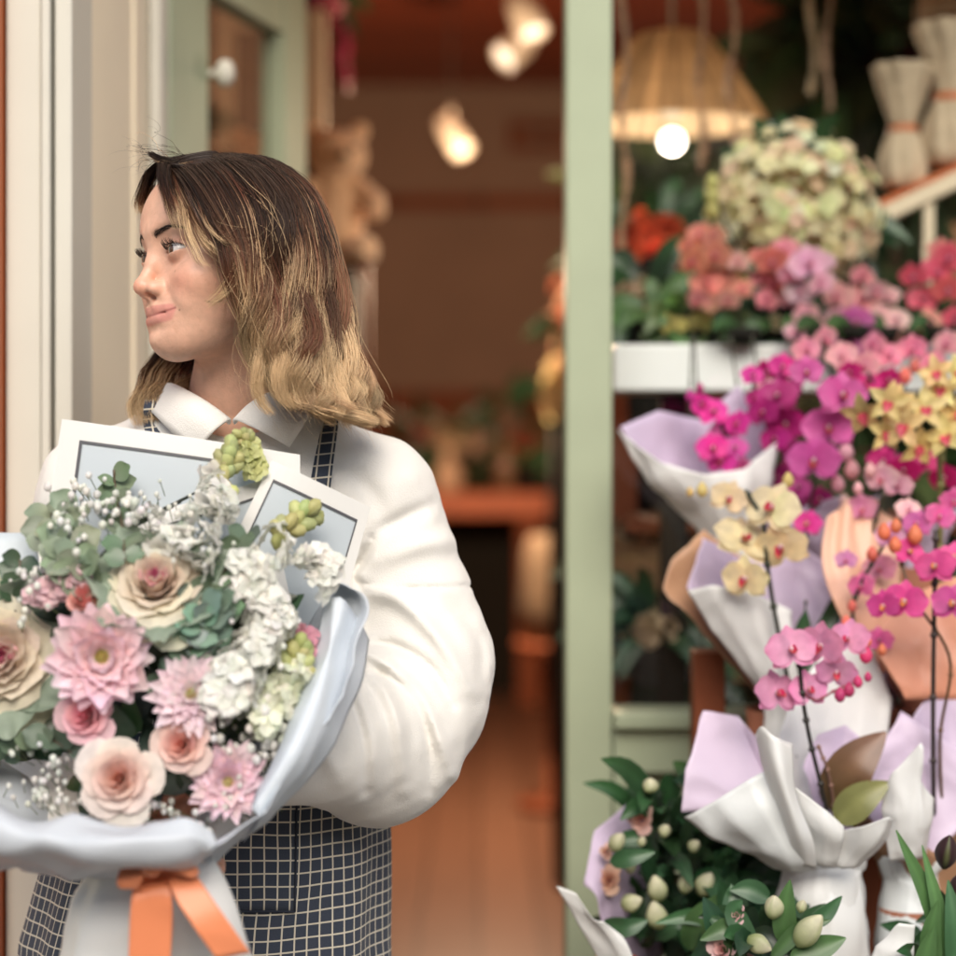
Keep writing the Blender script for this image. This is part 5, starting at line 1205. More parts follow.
# 4 yellow cymbidiums
t = potthing('yellow star shaped orchid cluster on a straight stem at the right edge', 935, 2.72, .86, GO); x = P(935, 0, 2.70)[0]; pot(t, x, 2.70, .861)
wrap_cone(t, x, 2.70, .861, .055, .10, .10, .13, PEACH, .2, 42)
stem(t, [(937, 700, 2.70), (940, 560, 2.66), (940, 470, 2.64), (930, 420, 2.64), (890, 410, 2.64)], .0035, (.16, .15, .05)); stem(t, [(940, 470, 2.64), (948, 420, 2.64), (950, 380, 2.64)], .003, (.16, .15, .05))
blooms(t, [(864, 413, 26), (888, 402, 24), (905, 425, 28), (925, 408, 26), (940, 388, 24), (946, 436, 26), (884, 432, 22), (918, 446, 24), (958, 412, 24), (936, 372, 20), (956, 372, 20), (900, 400, 18)], 2.60, YEL * A([1.02, 1.05, 1.15]), (.65, .04, .10), 'c', dirn=(-.15, -1, .0))
# 5 dark magenta orchid behind it
t = potthing('dark magenta orchid half hidden behind the yellow star shaped one', 905, 2.84, 1.03, GO); x = P(905, 0, 2.86)[0]; pot(t, x, 2.86, 1.031); wrap_cone(t, x, 2.86, 1.031, .055, .09, .08, .08, LILAC, .5, 43)
stem(t, [(900, 620, 2.84), (905, 540, 2.82), (900, 470, 2.80), (880, 400, 2.80), (868, 372, 2.80)])
blooms(t, [(884, 462, 18), (904, 470, 18), (925, 462, 18), (868, 384, 15), (890, 380, 15), (945, 478, 18), (850, 372, 13)], 2.79, DMAG * A([1.4, 1, 1]), (.4, .01, .1)); buds(t, [(905, 376, 7), (915, 366, 6)], 2.8, COR)
# 6 small magenta orchid, peach paper
t = potthing('small hot pink orchid sprays in peach ribbed paper at the right edge', 925, 2.55, .65, GO); x = P(925, 0, 2.52)[0]; pot(t, x, 2.52, .651); wrap_cone(t, x, 2.52, .651, .055, .10, .09, .10, KRAFT, .9, 44)
mb = MB(); fan(mb, [flat_row(r) for r in ([(826, 520, 2.64), (850, 500, 2.65), (878, 505, 2.66), (905, 540, 2.66)], [(822, 560, 2.62), (848, 548, 2.62), (876, 548, 2.63), (900, 575, 2.64)], [(832, 600, 2.60), (856, 598, 2.60), (880, 600, 2.61), (902, 615, 2.62)], [(868, 670, 2.59), (880, 672, 2.59), (892, 674, 2.59), (904, 676, 2.60)])], 22, 12, .003, PEACH * A([1.12, 1.4, 1.5]), PEACH * A([1.1, 1.25, 1.3]), sharp=False, seed=45, wave=.006)
mb.build('ribbed_paper', M_paper, t, thick=.0007)
mb = MB(); fan(mb, [flat_row(r) for r in ([(868, 640, 2.54), (900, 600, 2.58), (935, 585, 2.60), (985, 570, 2.58)], [(885, 662, 2.53), (910, 640, 2.56), (940, 630, 2.57), (985, 620, 2.56)], [(905, 700, 2.53), (925, 700, 2.54), (945, 700, 2.55), (985, 700, 2.55)])], 18, 9, .005, PEACH * A([1.05, 1.1, 1.1]), PEACH * A([1, .9, .85]), seed=46)
mb.build('wrapping_paper', M_paper, t, thick=.0007)
stem(t, [(935, 860, 2.50), (933, 740, 2.48), (934, 620, 2.47), (936, 530, 2.47)], .0028, (.03, .02, .018)); stem(t, [(945, 850, 2.50), (940, 740, 2.49), (950, 660, 2.48), (915, 600, 2.47), (900, 560, 2.48)], .002, (.10, .05, .02))
blooms(t, [(905, 602, 24), (936, 567, 22), (908, 552, 17), (954, 604, 24), (955, 558, 20), (884, 606, 18)], 2.46, A([.74, .09, .34]), (.80, .35, .12), dirn=(-.1, -1, .15)); buds(t, [(884, 532, 7), (896, 526, 6), (915, 535, 8), (882, 650, 5), (868, 642, 4), (858, 634, 4), (895, 545, 7)], 2.47, COR * A([1, 1.2, .8]))
# 7 pale pink one
t = potthing('pale pink orchid leaning between the magenta and the hot pink ones', 878, 2.72, .86, GO); x = P(868, 0, 2.72)[0]; pot(t, x, 2.72, .861, .045); wrap_cone(t, x, 2.72, .861, .05, .10, .08, .10, LILAC, .1, 47)
stem(t, [(868, 720, 2.70), (878, 600, 2.66), (872, 540, 2.64), (885, 490, 2.62)]); blooms(t, [(882, 478, 18), (898, 486, 16), (862, 508, 17), (880, 568, 18), (908, 510, 14)], 2.62, A([.78, .52, .60]), (.7, .15, .3), c2=A([.74, .36, .46])); buds(t, [(870, 470, 6), (858, 488, 5)], 2.62, PALEP)
# more sprays that close the mass of blooms
t = potthing('salmon and rose orchid sprays crossing the white slab at the right', 880, 2.88, 1.03, GO); x = P(860, 0, 2.89)[0]; pot(t, x, 2.89, 1.031, .03)
stem(t, [(862, 620, 2.88), (850, 480, 2.87), (838, 400, 2.87), (820, 335, 2.87)]); stem(t, [(868, 620, 2.88), (890, 480, 2.87), (900, 400, 2.87), (925, 340, 2.87)])
blooms(t, [(806, 350, 16), (824, 338, 15), (842, 356, 17), (866, 366, 16), (888, 356, 17), (912, 348, 16), (932, 364, 16), (948, 344, 17), (874, 344, 14), (858, 384, 13)], 2.86, A([.86, .34, .40]), (.6, .03, .2), c2=A([.84, .46, .46]))
t = potthing('deep magenta orchid sprays filling the gap behind the cream orchid', 775, 2.84, 1.03, GO); x = P(786, 0, 2.88)[0]; pot(t, x, 2.89, 1.031, .03)
stem(t, [(790, 620, 2.86), (784, 520, 2.85), (770, 440, 2.84), (752, 380, 2.84)])
blooms(t, [(752, 376, 13), (766, 372, 15), (782, 366, 15), (798, 488, 15), (778, 478, 15), (792, 470, 13), (756, 398, 13), (820, 498, 14), (806, 500, 12)], 2.83, DMAG * A([1.3, 1, 1.2]), (.4, .01, .1), c2=MAG)
t = potthing('rose pink orchid spray over the peach paper', 862, 2.62, .86, GO); x = P(846, 0, 2.66)[0]; pot(t, x, 2.66, .861, .03)
stem(t, [(846, 740, 2.64), (852, 640, 2.58), (858, 590, 2.56), (900, 520, 2.55)])
blooms(t, [(862, 586, 16), (880, 640, 15), (846, 560, 12), (890, 536, 16), (918, 524, 17), (940, 516, 16), (954, 500, 15)], 2.54, A([.86, .44, .60]), (.7, .10, .3), c2=A([.84, .20, .46])); buds(t, [(846, 622, 5), (852, 606, 5), (872, 554, 6)], 2.55, COR)
# 8 the pink orchid in the big white wrap, front
Y = 2.46; x = P(822, 0, Y)[0]; t = potthing('bright pink orchid in a big white and lilac wrap, nearest of all on the stand', 822, Y, .65, GO); pot(t, x, Y, .651, .045, .12)
def sheet(t, rows, c, seed, sharp=True, cr=.0035, nc=8): mb = MB(); fan(mb, [flat_row(r) for r in rows], 22, nc, cr, c, c, sharp=sharp, seed=seed); return mb.build('wrapping_paper', M_paper, t, thick=.0007)
sheet(t, [[(681, 812, 2.43), (684, 770, 2.44), (702, 711, 2.48), (738, 716, 2.50), (772, 752, 2.48)], [(720, 815, 2.44), (724, 790, 2.45), (740, 760, 2.48), (765, 770, 2.49), (785, 790, 2.47)], [(800, 855, 2.46), (806, 850, 2.47), (814, 846, 2.48), (822, 845, 2.48), (828, 848, 2.47)]], LILAC * A([1.2, 1.22, 1.15]), 51)
sheet(t, [[(772, 760, 2.50), (790, 700, 2.55), (832, 640, 2.58), (868, 640, 2.58), (892, 700, 2.56)], [(785, 800, 2.49), (800, 760, 2.53), (830, 730, 2.55), (860, 730, 2.55), (880, 770, 2.54)], [(812, 850, 2.47), (818, 846, 2.48), (826, 842, 2.49), (834, 842, 2.49), (842, 848, 2.48)]], WHITEP, 52)
sheet(t, [[(800, 768, 2.47), (815, 735, 2.49), (845, 725, 2.50), (870, 745, 2.49)], [(812, 810, 2.47), (822, 790, 2.48), (842, 785, 2.49), (860, 800, 2.48)], [(818, 852, 2.46), (824, 850, 2.47), (834, 850, 2.47), (842, 852, 2.47)]], LILAC * 1.15, 53)
sheet(t, [[(685, 816, 2.40), (716, 800, 2.375), (748, 780, 2.365), (770, 768, 2.37), (775, 775, 2.38)], [(712, 836, 2.395), (740, 826, 2.37), (765, 815, 2.36), (784, 810, 2.365), (790, 812, 2.375)], [(748, 852, 2.40), (768, 852, 2.38), (785, 852, 2.375), (800, 852, 2.38), (806, 852, 2.39)], [(775, 866, 2.41), (784, 868, 2.40), (792, 870, 2.395), (802, 870, 2.40), (808, 868, 2.41)]], WHITEP * A([.97, 1.0, 1.02]), 54, cr=.003)
sheet(t, [[(757, 734, 2.37), (764, 726, 2.35), (776, 738, 2.34), (790, 744, 2.36)], [(768, 785, 2.365), (774, 778, 2.345), (784, 782, 2.335), (796, 790, 2.355)], [(784, 835, 2.37), (790, 832, 2.355), (800, 834, 2.35), (812, 838, 2.365)], [(792, 868, 2.40), (798, 866, 2.39), (806, 866, 2.385), (816, 868, 2.39)]], WHITEP, 55, sharp=False, cr=.0015)
sheet(t, [[(776, 770, 2.39), (800, 790, 2.37), (826, 810, 2.36), (844, 826, 2.36)], [(790, 815, 2.385), (808, 822, 2.37), (826, 832, 2.36), (842, 842, 2.365)], [(806, 862, 2.40), (814, 864, 2.39), (824, 866, 2.385), (834, 866, 2.39)]], WHITEP, 56, cr=.002)
sheet(t, [[(842, 830, 2.37), (862, 826, 2.35), (888, 816, 2.34), (892, 820, 2.36)], [(840, 846, 2.375), (858, 846, 2.36), (876, 842, 2.35), (884, 840, 2.37)], [(832, 866, 2.395), (842, 866, 2.385), (852, 866, 2.38), (858, 864, 2.39)]], WHITEP, 57, cr=.002)
wrap_cone(t, x, Y, .651, .060, .165, .055, .02, WHITEP, .3, 58); wrap_cone(t, x + .002, Y - .006, .650, .057, .150, .050, .03, WHITEP, 1.1, 59)
for k in range(0):      # deep pleats round the pot
    x0 = 782 + k * 18; sheet(t, [[(x0, 862, 2.385), (x0 + 8, 860, 2.372), (x0 + 16, 862, 2.385)], [(x0 - 3 + k, 900, 2.39), (x0 + 6 + k, 898, 2.378), (x0 + 15, 900, 2.39)], [(x0 - 2, 990, 2.395), (x0 + 8, 990, 2.385), (x0 + 16, 990, 2.395)]], WHITEP * (.97 + .02 * (k % 2)), 60 + k, sharp=False, cr=.002)
stem(t, [(838, 860, 2.45), (822, 790, 2.43), (810, 740, 2.42), (803, 700, 2.41), (799, 660, 2.41)], .0026, (.02, .018, .015)); stem(t, [(838, 840, 2.45), (830, 780, 2.43), (818, 745, 2.42)], .0018, (.20, .11, .08))
stem(t, [(800, 690, 2.41), (816, 700, 2.41), (836, 690, 2.41), (858, 682, 2.41)], .0014, (.25, .06, .08))
blooms(t, [(791, 650, 27), (822, 646, 27), (849, 640, 24), (776, 694, 27), (808, 690, 22), (836, 672, 22)], 2.40, A([.76, .27, .50]), (.70, .05, .16), dirn=(-.2, -1, .1), tint=A([.80, .42, .62])); buds(t, [(849, 690, 6), (858, 682, 5), (868, 677, 4), (866, 655, 7), (840, 695, 6)], 2.41, A([.66, .06, .20]))
mb = MB(); leaf(mb, [P(834, 812, 2.45), P(850, 770, 2.43), P(886, 732, 2.44)], .028, (.10, .07, .03), (.16, .07, .04), .18); mb.build('leaf', M_leaf, t)
mb = MB(); leaf(mb, [P(836, 822, 2.43), P(860, 800, 2.42), P(890, 782, 2.42)], .020, (.16, .17, .06), (.20, .20, .07), .2); mb.build('leaf', M_leaf, t)
mb = MB(); leaf(mb, [P(760, 815, 2.46), P(735, 806, 2.45), P(705, 802, 2.44)], .012, (.14, .15, .05), (.20, .20, .07), .2); mb.build('leaf', M_leaf, t)
# 9 second white wrap with lilac inside
Y = 2.50; x = P(912, 0, Y)[0]; t = potthing('white wrapped pot with wide pointed lilac paper beside the big white wrap', 912, Y, .65, GO); pot(t, x, Y, .651, .04, .1)
sheet(t, [[(856, 800, 2.47), (872, 758, 2.49), (901, 711, 2.51), (935, 735, 2.51), (985, 765, 2.50)], [(872, 828, 2.47), (886, 800, 2.49), (905, 785, 2.50), (935, 790, 2.50), (975, 810, 2.49)], [(894, 858, 2.48), (902, 856, 2.49), (910, 855, 2.49), (920, 856, 2.49), (930, 860, 2.48)]], LILAC * A([1.15, 1.15, 1.12]), 71)
sheet(t, [[(912, 716, 2.54), (930, 690, 2.55), (950, 670, 2.56), (990, 690, 2.55)], [(910, 790, 2.52), (925, 780, 2.53), (945, 780, 2.53), (975, 790, 2.52)], [(904, 850, 2.50), (912, 850, 2.51), (922, 850, 2.51), (930, 850, 2.50)]], LILAC * 1.1, 72)
sheet(t, [[(884, 800, 2.43), (896, 770, 2.42), (922, 742, 2.41), (922, 780, 2.41), (933, 800, 2.43)], [(884, 826, 2.43), (896, 816, 2.42), (912, 806, 2.41), (920, 812, 2.41), (930, 826, 2.43)], [(892, 858, 2.44), (900, 858, 2.435), (908, 858, 2.43), (918, 858, 2.435), (926, 858, 2.44)]], WHITEP, 73)
wrap_cone(t, x, Y, .651, .046, .13, .05, .03, WHITEP * A([.96, 1, 1.02]), .8, 74)

# ---- lilies in bunches at the foot
def lilies(label, base, wraps, BUD, LEAF, OPEN, N=70, reg=None, Yc=2.45, seedv=1, lc=None):
    t = thing('flower_bunch', label, 'flowers', (P(*base)[0], base[2], -.12)); b = P(*base)
    mb = MB(); mb.lathe([(0, -.12), (.085, -.12), (.105, .18), (.10, .18), (.09, .1), (0, .1)], W3, (b[0], b[1], 0), 28); mb.build('bucket', M_bucket, t)
    mb = MB()
    for k in range(26): a = fr_.uniform(0, 6.28); rr = fr_.uniform(0, .07); mb.tube([b * A([1, 1, 0]) + A([rr * math.cos(a), rr * math.sin(a), .12]), b + A([rr * 1.3 * math.cos(a), rr * math.sin(a), -.03])], .003, DG * 1.5, 5)
    mb.build('stem', M_leaf, t)
    for (rows, c, sd) in wraps: sheet(t, rows, c, sd)
    mb = MB()
    for k in range(N):
        x_, y_ = fr_.uniform(reg[0], reg[2]), fr_.uniform(reg[1], reg[3]); o = P(x_, y_, Yc + fr_.uniform(0, .14)); d = nrm(A([(x_ - base[0]) / 120 + fr_.normal() * .5, -.3 + fr_.normal() * .4, .5 + fr_.normal() * .4])); L = fr_.uniform(.05, .10)
        leaf(mb, [o, o + d * L * .5 + A([0, 0, .006]), o + d * L + A([0, 0, -.012])], fr_.uniform(.009, .014), jit3(DG, .25), jit3(DG * 1.4, .25), n=8, m=5)
    mb.build('foliage', M_leaf, t)
    for (x_, y_, dx, dy, L, W) in BUD:
        o = P(x_, y_, Yc - .02); d = A([dx, -.35, dy]); m2 = MB(); bud(m2, o, d, R(L, Yc), R(W, Yc), (.34, .42, .16), (.78, .74, .56)); m2.build('bud', M_petal, t)
    for (x_, y_, r, c) in OPEN:
        m2 = MB(); rose(m2, P(x_, y_, Yc), (-.3, -1, .3), R(r, Yc), A(c) * A([1, .8, .75]), c, N=12, open_=1.2); m2.build('bloom', M_petal, t)
    for (pts, W, c) in LEAF:
        m2 = MB(); leaf(m2, [P(*q) for q in pts], W, c, A(c) * 1.3, .25); m2.build('leaf', M_leaf, t)
    return t
M_bucket = mat('zinc_bucket', (.22, .23, .24), .45, metal=.6, nz=(10, .15))
lilies('pale lily buds and peach blooms in lilac paper at the foot of the window', (655, 960, 2.62),
       [([[(583, 884, 2.50), (592, 832, 2.54), (640, 790, 2.62)], [(596, 905, 2.49), (608, 870, 2.53), (650, 850, 2.62)], [(622, 985, 2.52), (634, 985, 2.54), (660, 985, 2.60)]], LILAC * 1.1, 81),
        ([[(558, 884, 2.43), (578, 892, 2.42), (600, 918, 2.41), (622, 935, 2.41)], [(582, 925, 2.43), (600, 932, 2.42), (618, 945, 2.41), (636, 960, 2.41)], [(625, 1000, 2.43), (636, 1000, 2.42), (648, 1000, 2.42), (662, 1000, 2.42)]], WHITEP, 82)],
       [(612, 850, .3, .55, 24, 9), (660, 900, -.2, .8, 30, 11), (684, 893, .1, .8, 22, 9), (700, 895, .35, .8, 28, 11), (622, 906, .6, .3, 24, 10), (660, 928, -.25, .9, 32, 12), (650, 792, .0, .8, 16, 9), (662, 836, .2, .5, 16, 7), (690, 850, .3, .4, 16, 7), (628, 872, .3, .5, 14, 6), (640, 846, .2, .6, 12, 5)], 
       [([(690, 950, 2.42), (700, 920, 2.40), (732, 890, 2.38)], .016, MG), ([(700, 960, 2.42), (716, 925, 2.40), (730, 900, 2.40)], .013, DG * 1.6), ([(610, 862, 2.45), (630, 858, 2.44), (655, 852, 2.44)], .011, DG * 1.5), ([(600, 925, 2.46), (625, 928, 2.44), (648, 920, 2.44)], .012, DG * 1.3), ([(740, 900, 2.5), (722, 870, 2.5), (715, 850, 2.5)], .012, DG * 1.5)],
       [(608, 880, 15, (.72, .46, .34)), (640, 820, 15, (.74, .48, .42)), (606, 852, 8, (.74, .50, .40))], 190, (640, 800, 755, 975), 2.50, 1)
lilies('pink tinged lily buds with long leaves, nearest below the big white wrap', (770, 980, 2.32), [],
       [(773, 918, .0, .9, 26, 11), (748, 938, .7, -.3, 26, 11), (797, 945, .55, .8, 42, 14), (800, 912, .2, .9, 14, 6)],
       [([(786, 945, 2.26), (784, 915, 2.25), (790, 880, 2.25)], .013, MG), ([(812, 925, 2.27), (826, 914, 2.27), (842, 896, 2.27)], .009, DG * 1.8), ([(790, 958, 2.25), (820, 948, 2.25), (846, 938, 2.25)], .014, MG), ([(770, 960, 2.25), (800, 930, 2.25), (830, 920, 2.25)], .009, MG * .8), ([(740, 965, 2.27), (730, 930, 2.27), (700, 940, 2.27)], .014, MG * .8), ([(760, 958, 2.26), (735, 915, 2.27), (742, 900, 2.27)], .012, DG * 1.6), ([(770, 900, 2.3), (750, 890, 2.3), (730, 890, 2.3)], .012, DG * 1.6)],
       [(722, 950, 18, (.80, .56, .56)), (736, 915, 10, (.78, .50, .52)), (748, 962, 14, (.80, .58, .56))], 30, (725, 930, 800, 985), 2.27, 2)
t = lilies('dark calla with long upright green leaves at the right bottom corner', (940, 990, 2.30), [([[(880, 948, 2.28), (900, 922, 2.27), (914, 924, 2.27)], [(870, 975, 2.28), (895, 965, 2.27), (912, 965, 2.27)], [(880, 1010, 2.29), (900, 1010, 2.28), (912, 1010, 2.28)]], WHITEP, 91)],
       [], [([(952, 985, 2.28), (935, 915, 2.27), (896, 830, 2.27)], .012, MG * 1.2), ([(945, 985, 2.26), (940, 920, 2.26), (922, 845, 2.27)], .009, MG * 1.3), ([(935, 985, 2.25), (930, 940, 2.25), (938, 900, 2.25)], .012, MG), ([(955, 980, 2.25), (955, 930, 2.25), (948, 880, 2.26)], .012, DG * 2), ([(930, 990, 2.24), (925, 960, 2.24), (935, 925, 2.24)], .012, MG)], [], 24, (925, 930, 985, 990), 2.28, 3)
m2 = MB(); bud(m2, P(944, 868, 2.30), (.1, -.3, 1), R(36, 2.3), R(13, 2.3), (.03, .012, .015), (.05, .016, .022)); m2.build('calla_bloom', M_petal, t)
m2 = MB(); bud(m2, P(956, 905, 2.30), (.1, -.3, 1), R(36, 2.3), R(12, 2.3), (.03, .012, .015), (.05, .016, .022)); m2.build('calla_bloom', M_petal, t)
t = thing('flower_pot', 'small orange pot beside the bunch of lily buds', 'pot', P(618, 985, 2.46)); c = P(617, 0, 2.46)[0]
MB().lathe([(0, .60), (.020, .60), (.026, .700), (.023, .700), (.02, .69), (0, .69)], W3, (c, 2.46, 0), 24).build('pot_body', mat('orange_glaze', (.55, .12, .04), .35), t)
mb = MB(); mb.lathe([(0, -.12), (.03, -.12), (.012, -.08), (.010, .58), (.03, .597), (0, .597)], W3, (c, 2.46, 0), 16); mb.build('pedestal', M_dark, t)
# ------------------------------------------------------------------ inside the shop window
t = thing('reflection_slab', 'long white slab standing in for a pale reflection in the window glass', 'shelf', (.8, 3.3, 0))  # solid slab built in place of a pale reflection in the pane
slab('shelf', (.20, 3.14, zat(392, 3.2)), (1.6, 3.36, zat(346, 3.2)), mat('reflection_white', (.86, .88, .90), .35), t, bevel=.004)
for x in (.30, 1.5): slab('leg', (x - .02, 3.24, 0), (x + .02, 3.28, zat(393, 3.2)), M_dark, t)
t = thing('window_table', 'low red brown wooden rack behind the lower window pane', 'rack', (.6, 3.5, 0))
for z in (1.17, .93, .4): slab('board', (.24, 3.42, z - .02), (1.6, 3.8, z), M_redwood, t, bevel=.002)
for x in (.25, 1.58): slab('leg', (x - .02, 3.60, 0), (x + .02, 3.63, 1.30), M_redwood, t)
t = thing('wicker_basket', 'brown wicker basket on the rack behind the glass beside the green post', 'basket', (P(648, 0, 3.55)[0], 3.55, .93))
mb = MB(); bx = P(655, 0, 3.56)[0]
for k in range(22):
    z = .934 + k * .0095; r = .085 + .012 * math.sin(k / 21 * 2.2); a = np.arange(49) / 48 * 6.283
    mb.tube(np.stack([bx + (r + .004 * np.cos(a * 12 + (k % 2) * math.pi)) * np.cos(a), 3.56 + (r + .004 * np.cos(a * 12 + (k % 2) * math.pi)) * np.sin(a), z + 0 * a], 1), .006, jit3((.22, .12, .06), .1), 6, False)
mb.build('basket_body', M_vc, t)
mb = MB()
for k in range(80): c = A([bx + fr_.normal() * .045, 3.55 + fr_.normal() * .04, 1.13 + abs(fr_.normal()) * .015]); mb.ball(c, .014, jit3((.26, .15, .07), .2), seg=6, rings=5)
mb.build('seed_heads', M_petal, t)
def cluster(label, x, y, Y, rx, ry, n, r, cols, zb, name='flowering_plant', cat='plant', leaves=30, lc=DG, vase=True, group=None, kind='floret', lw=.014, ll=.09):
    c = P(x, y, Y); t = thing(name, label, cat, (c[0], Y, zb), group); RX, RZ = R(rx, Y), R(ry, Y)
    if vase:
        h = max(.05, c[2] - RZ * .6 - zb); w = min(.06, RX * .8); mb = MB(); mb.lathe([(0, zb + .001), (w * .7, zb + .001), (w, zb + h * .6), (w * .8, zb + h), (w * .72, zb + h), (0, zb + h * .9)], W3, (c[0], Y, 0), 24); mb.build('vase', M_dark, t)
    mb = MB()
    for k in range(n):
        d = nrm(fr_.normal(size=3) * A([1, .8, 1])); d[1] = -abs(d[1]); p = c + d * A([RX, min(RX, .09), RZ]) * fr_.uniform(.5, 1.12 if n < 400 else 1.3); col = cols[fr_.integers(len(cols))]
        if kind == 'floret': floret(mb, p, d + A([0, -.3, .1]), r * fr_.uniform(.8, 1.2), jit3(col, .08), N=5)
        elif kind == 'rose': rose(mb, p, d + A([0, -.4, .2]), r * fr_.uniform(.8, 1.1), A(col) * .8, col, N=11)
        else: mb.ball(p, r, jit3(col, .1), seg=7, rings=5)
    mb.build('blooms', M_petal, t)
    if leaves:
        mb = MB()
        for k in range(leaves):
            a = fr_.uniform(0, 6.283); d = nrm(A([math.cos(a), fr_.uniform(-.8, .5), math.sin(a) * .9 + .1])); p = c + d * A([RX, .06, RZ]) * fr_.uniform(.3, .9); L = ll * fr_.uniform(.7, 1.3)
            leaf(mb, [p, p + d * L * .5 + A([0, 0, .01]), p + d * L - A([0, 0, .015])], lw * fr_.uniform(.8, 1.3), jit3(lc, .25), jit3(A(lc) * 1.4, .25), n=7, m=3)
        mb.build('foliage', M_leaf, t)
    return t
zs_ = zat(345, 3.2)
HY = [A([.90, .82, .52]), A([.88, .74, .50]), A([.82, .82, .48]), A([.88, .66, .48]), A([.92, .88, .64])]
cluster('big mound of creamy yellow florets standing in the middle behind the glass', 790, 208, 3.25, 72, 66, 430, .0165, HY, zs_, leaves=24, vase=True)
cluster('creamy yellow floret cluster, lower right of the big mound', 845, 245, 3.28, 24, 40, 70, .019, HY, zs_, leaves=12)
cluster('deep orange red blooms in the dark corner right of the green post', 655, 242, 3.8, 38, 28, 26, .034, [A([.75, .12, .04]), A([.60, .06, .03])], 1.17, leaves=14, kind='rose')
cluster('pale peach and cream blooms on the white slab by the green post', 640, 300, 3.30, 30, 20, 22, .024, [A([.66, .48, .34]), A([.62, .52, .36])], zs_, leaves=12, lc=DG, kind='rose')
cluster('single bright red bloom among green leaves on the white slab', 657, 318, 3.22, 9, 9, 5, .022, [A([.70, .03, .03])], zs_, leaves=10, lc=MG, kind='rose')
cluster('leafy lime green and yellow tuft on the white slab', 700, 325, 3.22, 42, 14, 20, .014, [A([.40, .42, .10]), A([.55, .50, .16])], zs_, leaves=60, lc=MG * A([1.1, .9, .7]), ll=.04)
cluster('leafy green tuft with cream buds on the white slab under the pink orchids', 775, 330, 3.24, 40, 16, 16, .012, [A([.60, .56, .30])], zs_, leaves=90, lc=DG * 1.6, ll=.05)
cluster('cream round blooms in a dark vase behind the lower pane', 652, 628, 3.28, 30, 24, 22, .026, [A([.68, .52, .32]), A([.62, .46, .30])], .62, leaves=26, kind='rose')
cluster('small cream blooms low down behind the window sill', 678, 668, 3.34, 14, 16, 12, .016, [A([.60, .46, .28])], .62, leaves=26)
# coral and pink orchids standing behind or close to the glass
M_pot2 = M_dark
def orch(label, base, st, L, Y, c, cl, c2=None, bd=(), **k):
    t = thing('orchid_plant', label, 'orchid', (P(base[0], 0, Y)[0], Y, base[1]), 'orchids on the white shelf behind the glass'); x = P(base[0], 0, Y)[0]; pot(t, x, Y, base[1] + .001, .03, .02, M_dark)
    for s in st: stem(t, s)
    blooms(t, L, Y, c, cl, c2=c2, **k); buds(t, bd, Y, (.62, .58, .22)); strap_leaves(t, (base[0], 344, Y), [(base[0] - 30, 330, -.03), (base[0] + 30, 328, .03)], .014)
    return t
orch('coral orchid with yellow buds at its tip, nearest the bead strings', (742, zs_), [[(742, 345, 3.16), (735, 300, 3.15), (742, 262, 3.14), (722, 215, 3.14), (712, 180, 3.14)]],
     [(702, 236, 16), (716, 256, 18), (694, 262, 18), (708, 284, 20), (726, 280, 16), (700, 300, 15), (728, 300, 14), (690, 246, 13), (714, 236, 14), (738, 262, 13), (716, 302, 15), (742, 290, 13)], 3.12, COR * A([1.1, 1.9, 1.7]), (.6, .03, .10), c2=A([.90, .50, .40]), bd=[(712, 182, 7), (712, 196, 8), (712, 210, 8), (740, 270, 6), (745, 285, 6)])
orch('coral and pink orchid pair in the middle of the window', (812, zs_), [[(812, 346, 3.16), (806, 300, 3.14), (790, 262, 3.13), (775, 245, 3.13)]],
     [(772, 262, 18), (784, 250, 16), (776, 284, 17), (760, 256, 12), (766, 300, 14), (790, 300, 13), (762, 278, 14)], 3.12, COR * A([1.1, 1.4, 1.5]), (.6, .03, .2), c2=A([.88, .34, .38]))
orch('soft pink orchid right beside the coral pair', (826, zs_), [[(826, 346, 3.12), (820, 310, 3.11), (815, 270, 3.10)]], [(808, 264, 22), (800, 292, 17), (822, 284, 16), (806, 314, 14), (790, 274, 14), (824, 262, 13), (820, 330, 15), (796, 332, 13)], 3.09, A([.88, .52, .62]), (.7, .10, .3), c2=A([.88, .42, .48]))
orch('salmon pink orchid with a magenta bloom hanging lowest', (880, zs_), [[(880, 346, 3.14), (876, 310, 3.12), (860, 280, 3.11)]], [(838, 296, 17), (862, 300, 20), (882, 318, 18), (876, 290, 14), (840, 320, 16), (888, 296, 14), (896, 320, 15), (840, 340, 15), (888, 338, 15), (862, 276, 13)], 3.10, A([.88, .46, .40]), (.6, .05, .2), c2=A([.90, .58, .54]))
orch('violet magenta orchid low in front of the salmon one', (856, zs_), [[(856, 346, 3.08), (858, 330, 3.07)]], [(856, 322, 19), (850, 346, 17), (868, 340, 14)], 3.06, A([.62, .14, .42]), (.5, .02, .2))
orch('red and pink orchid at the right edge of the window', (940, zs_), [[(940, 346, 3.12), (936, 300, 3.10), (930, 250, 3.10)]], [(914, 276, 16), (922, 300, 17), (936, 272, 18), (950, 258, 18), (948, 290, 18), (928, 322, 15), (955, 318, 14), (940, 250, 14)], 3.08, A([.84, .16, .22]), (.5, .02, .2), c2=A([.88, .40, .34]))
# extra dark stems of the front orchids seen against the white slab
t = thing('orchid_plant', 'thin bare orchid stems rising in front of the white slab', 'orchid', (P(705, 0, 2.93)[0], 2.93, 1.03), 'wrapped potted orchids on the wooden stand')
for a, b in ((690, 692), (698, 694), (740, 730), (762, 752)): stem(t, [(a + 12, 640, 2.92), (a + 4, 480, 2.92), (a, 410, 2.92), (b, 335, 2.92)], .0016)
blooms(t, [(848, 372, 12), (764, 385, 12)], 2.92, PALEP, (.6, .1, .2))
t.location = (P(705, 0, 2.93)[0], 2.93, 1.03)
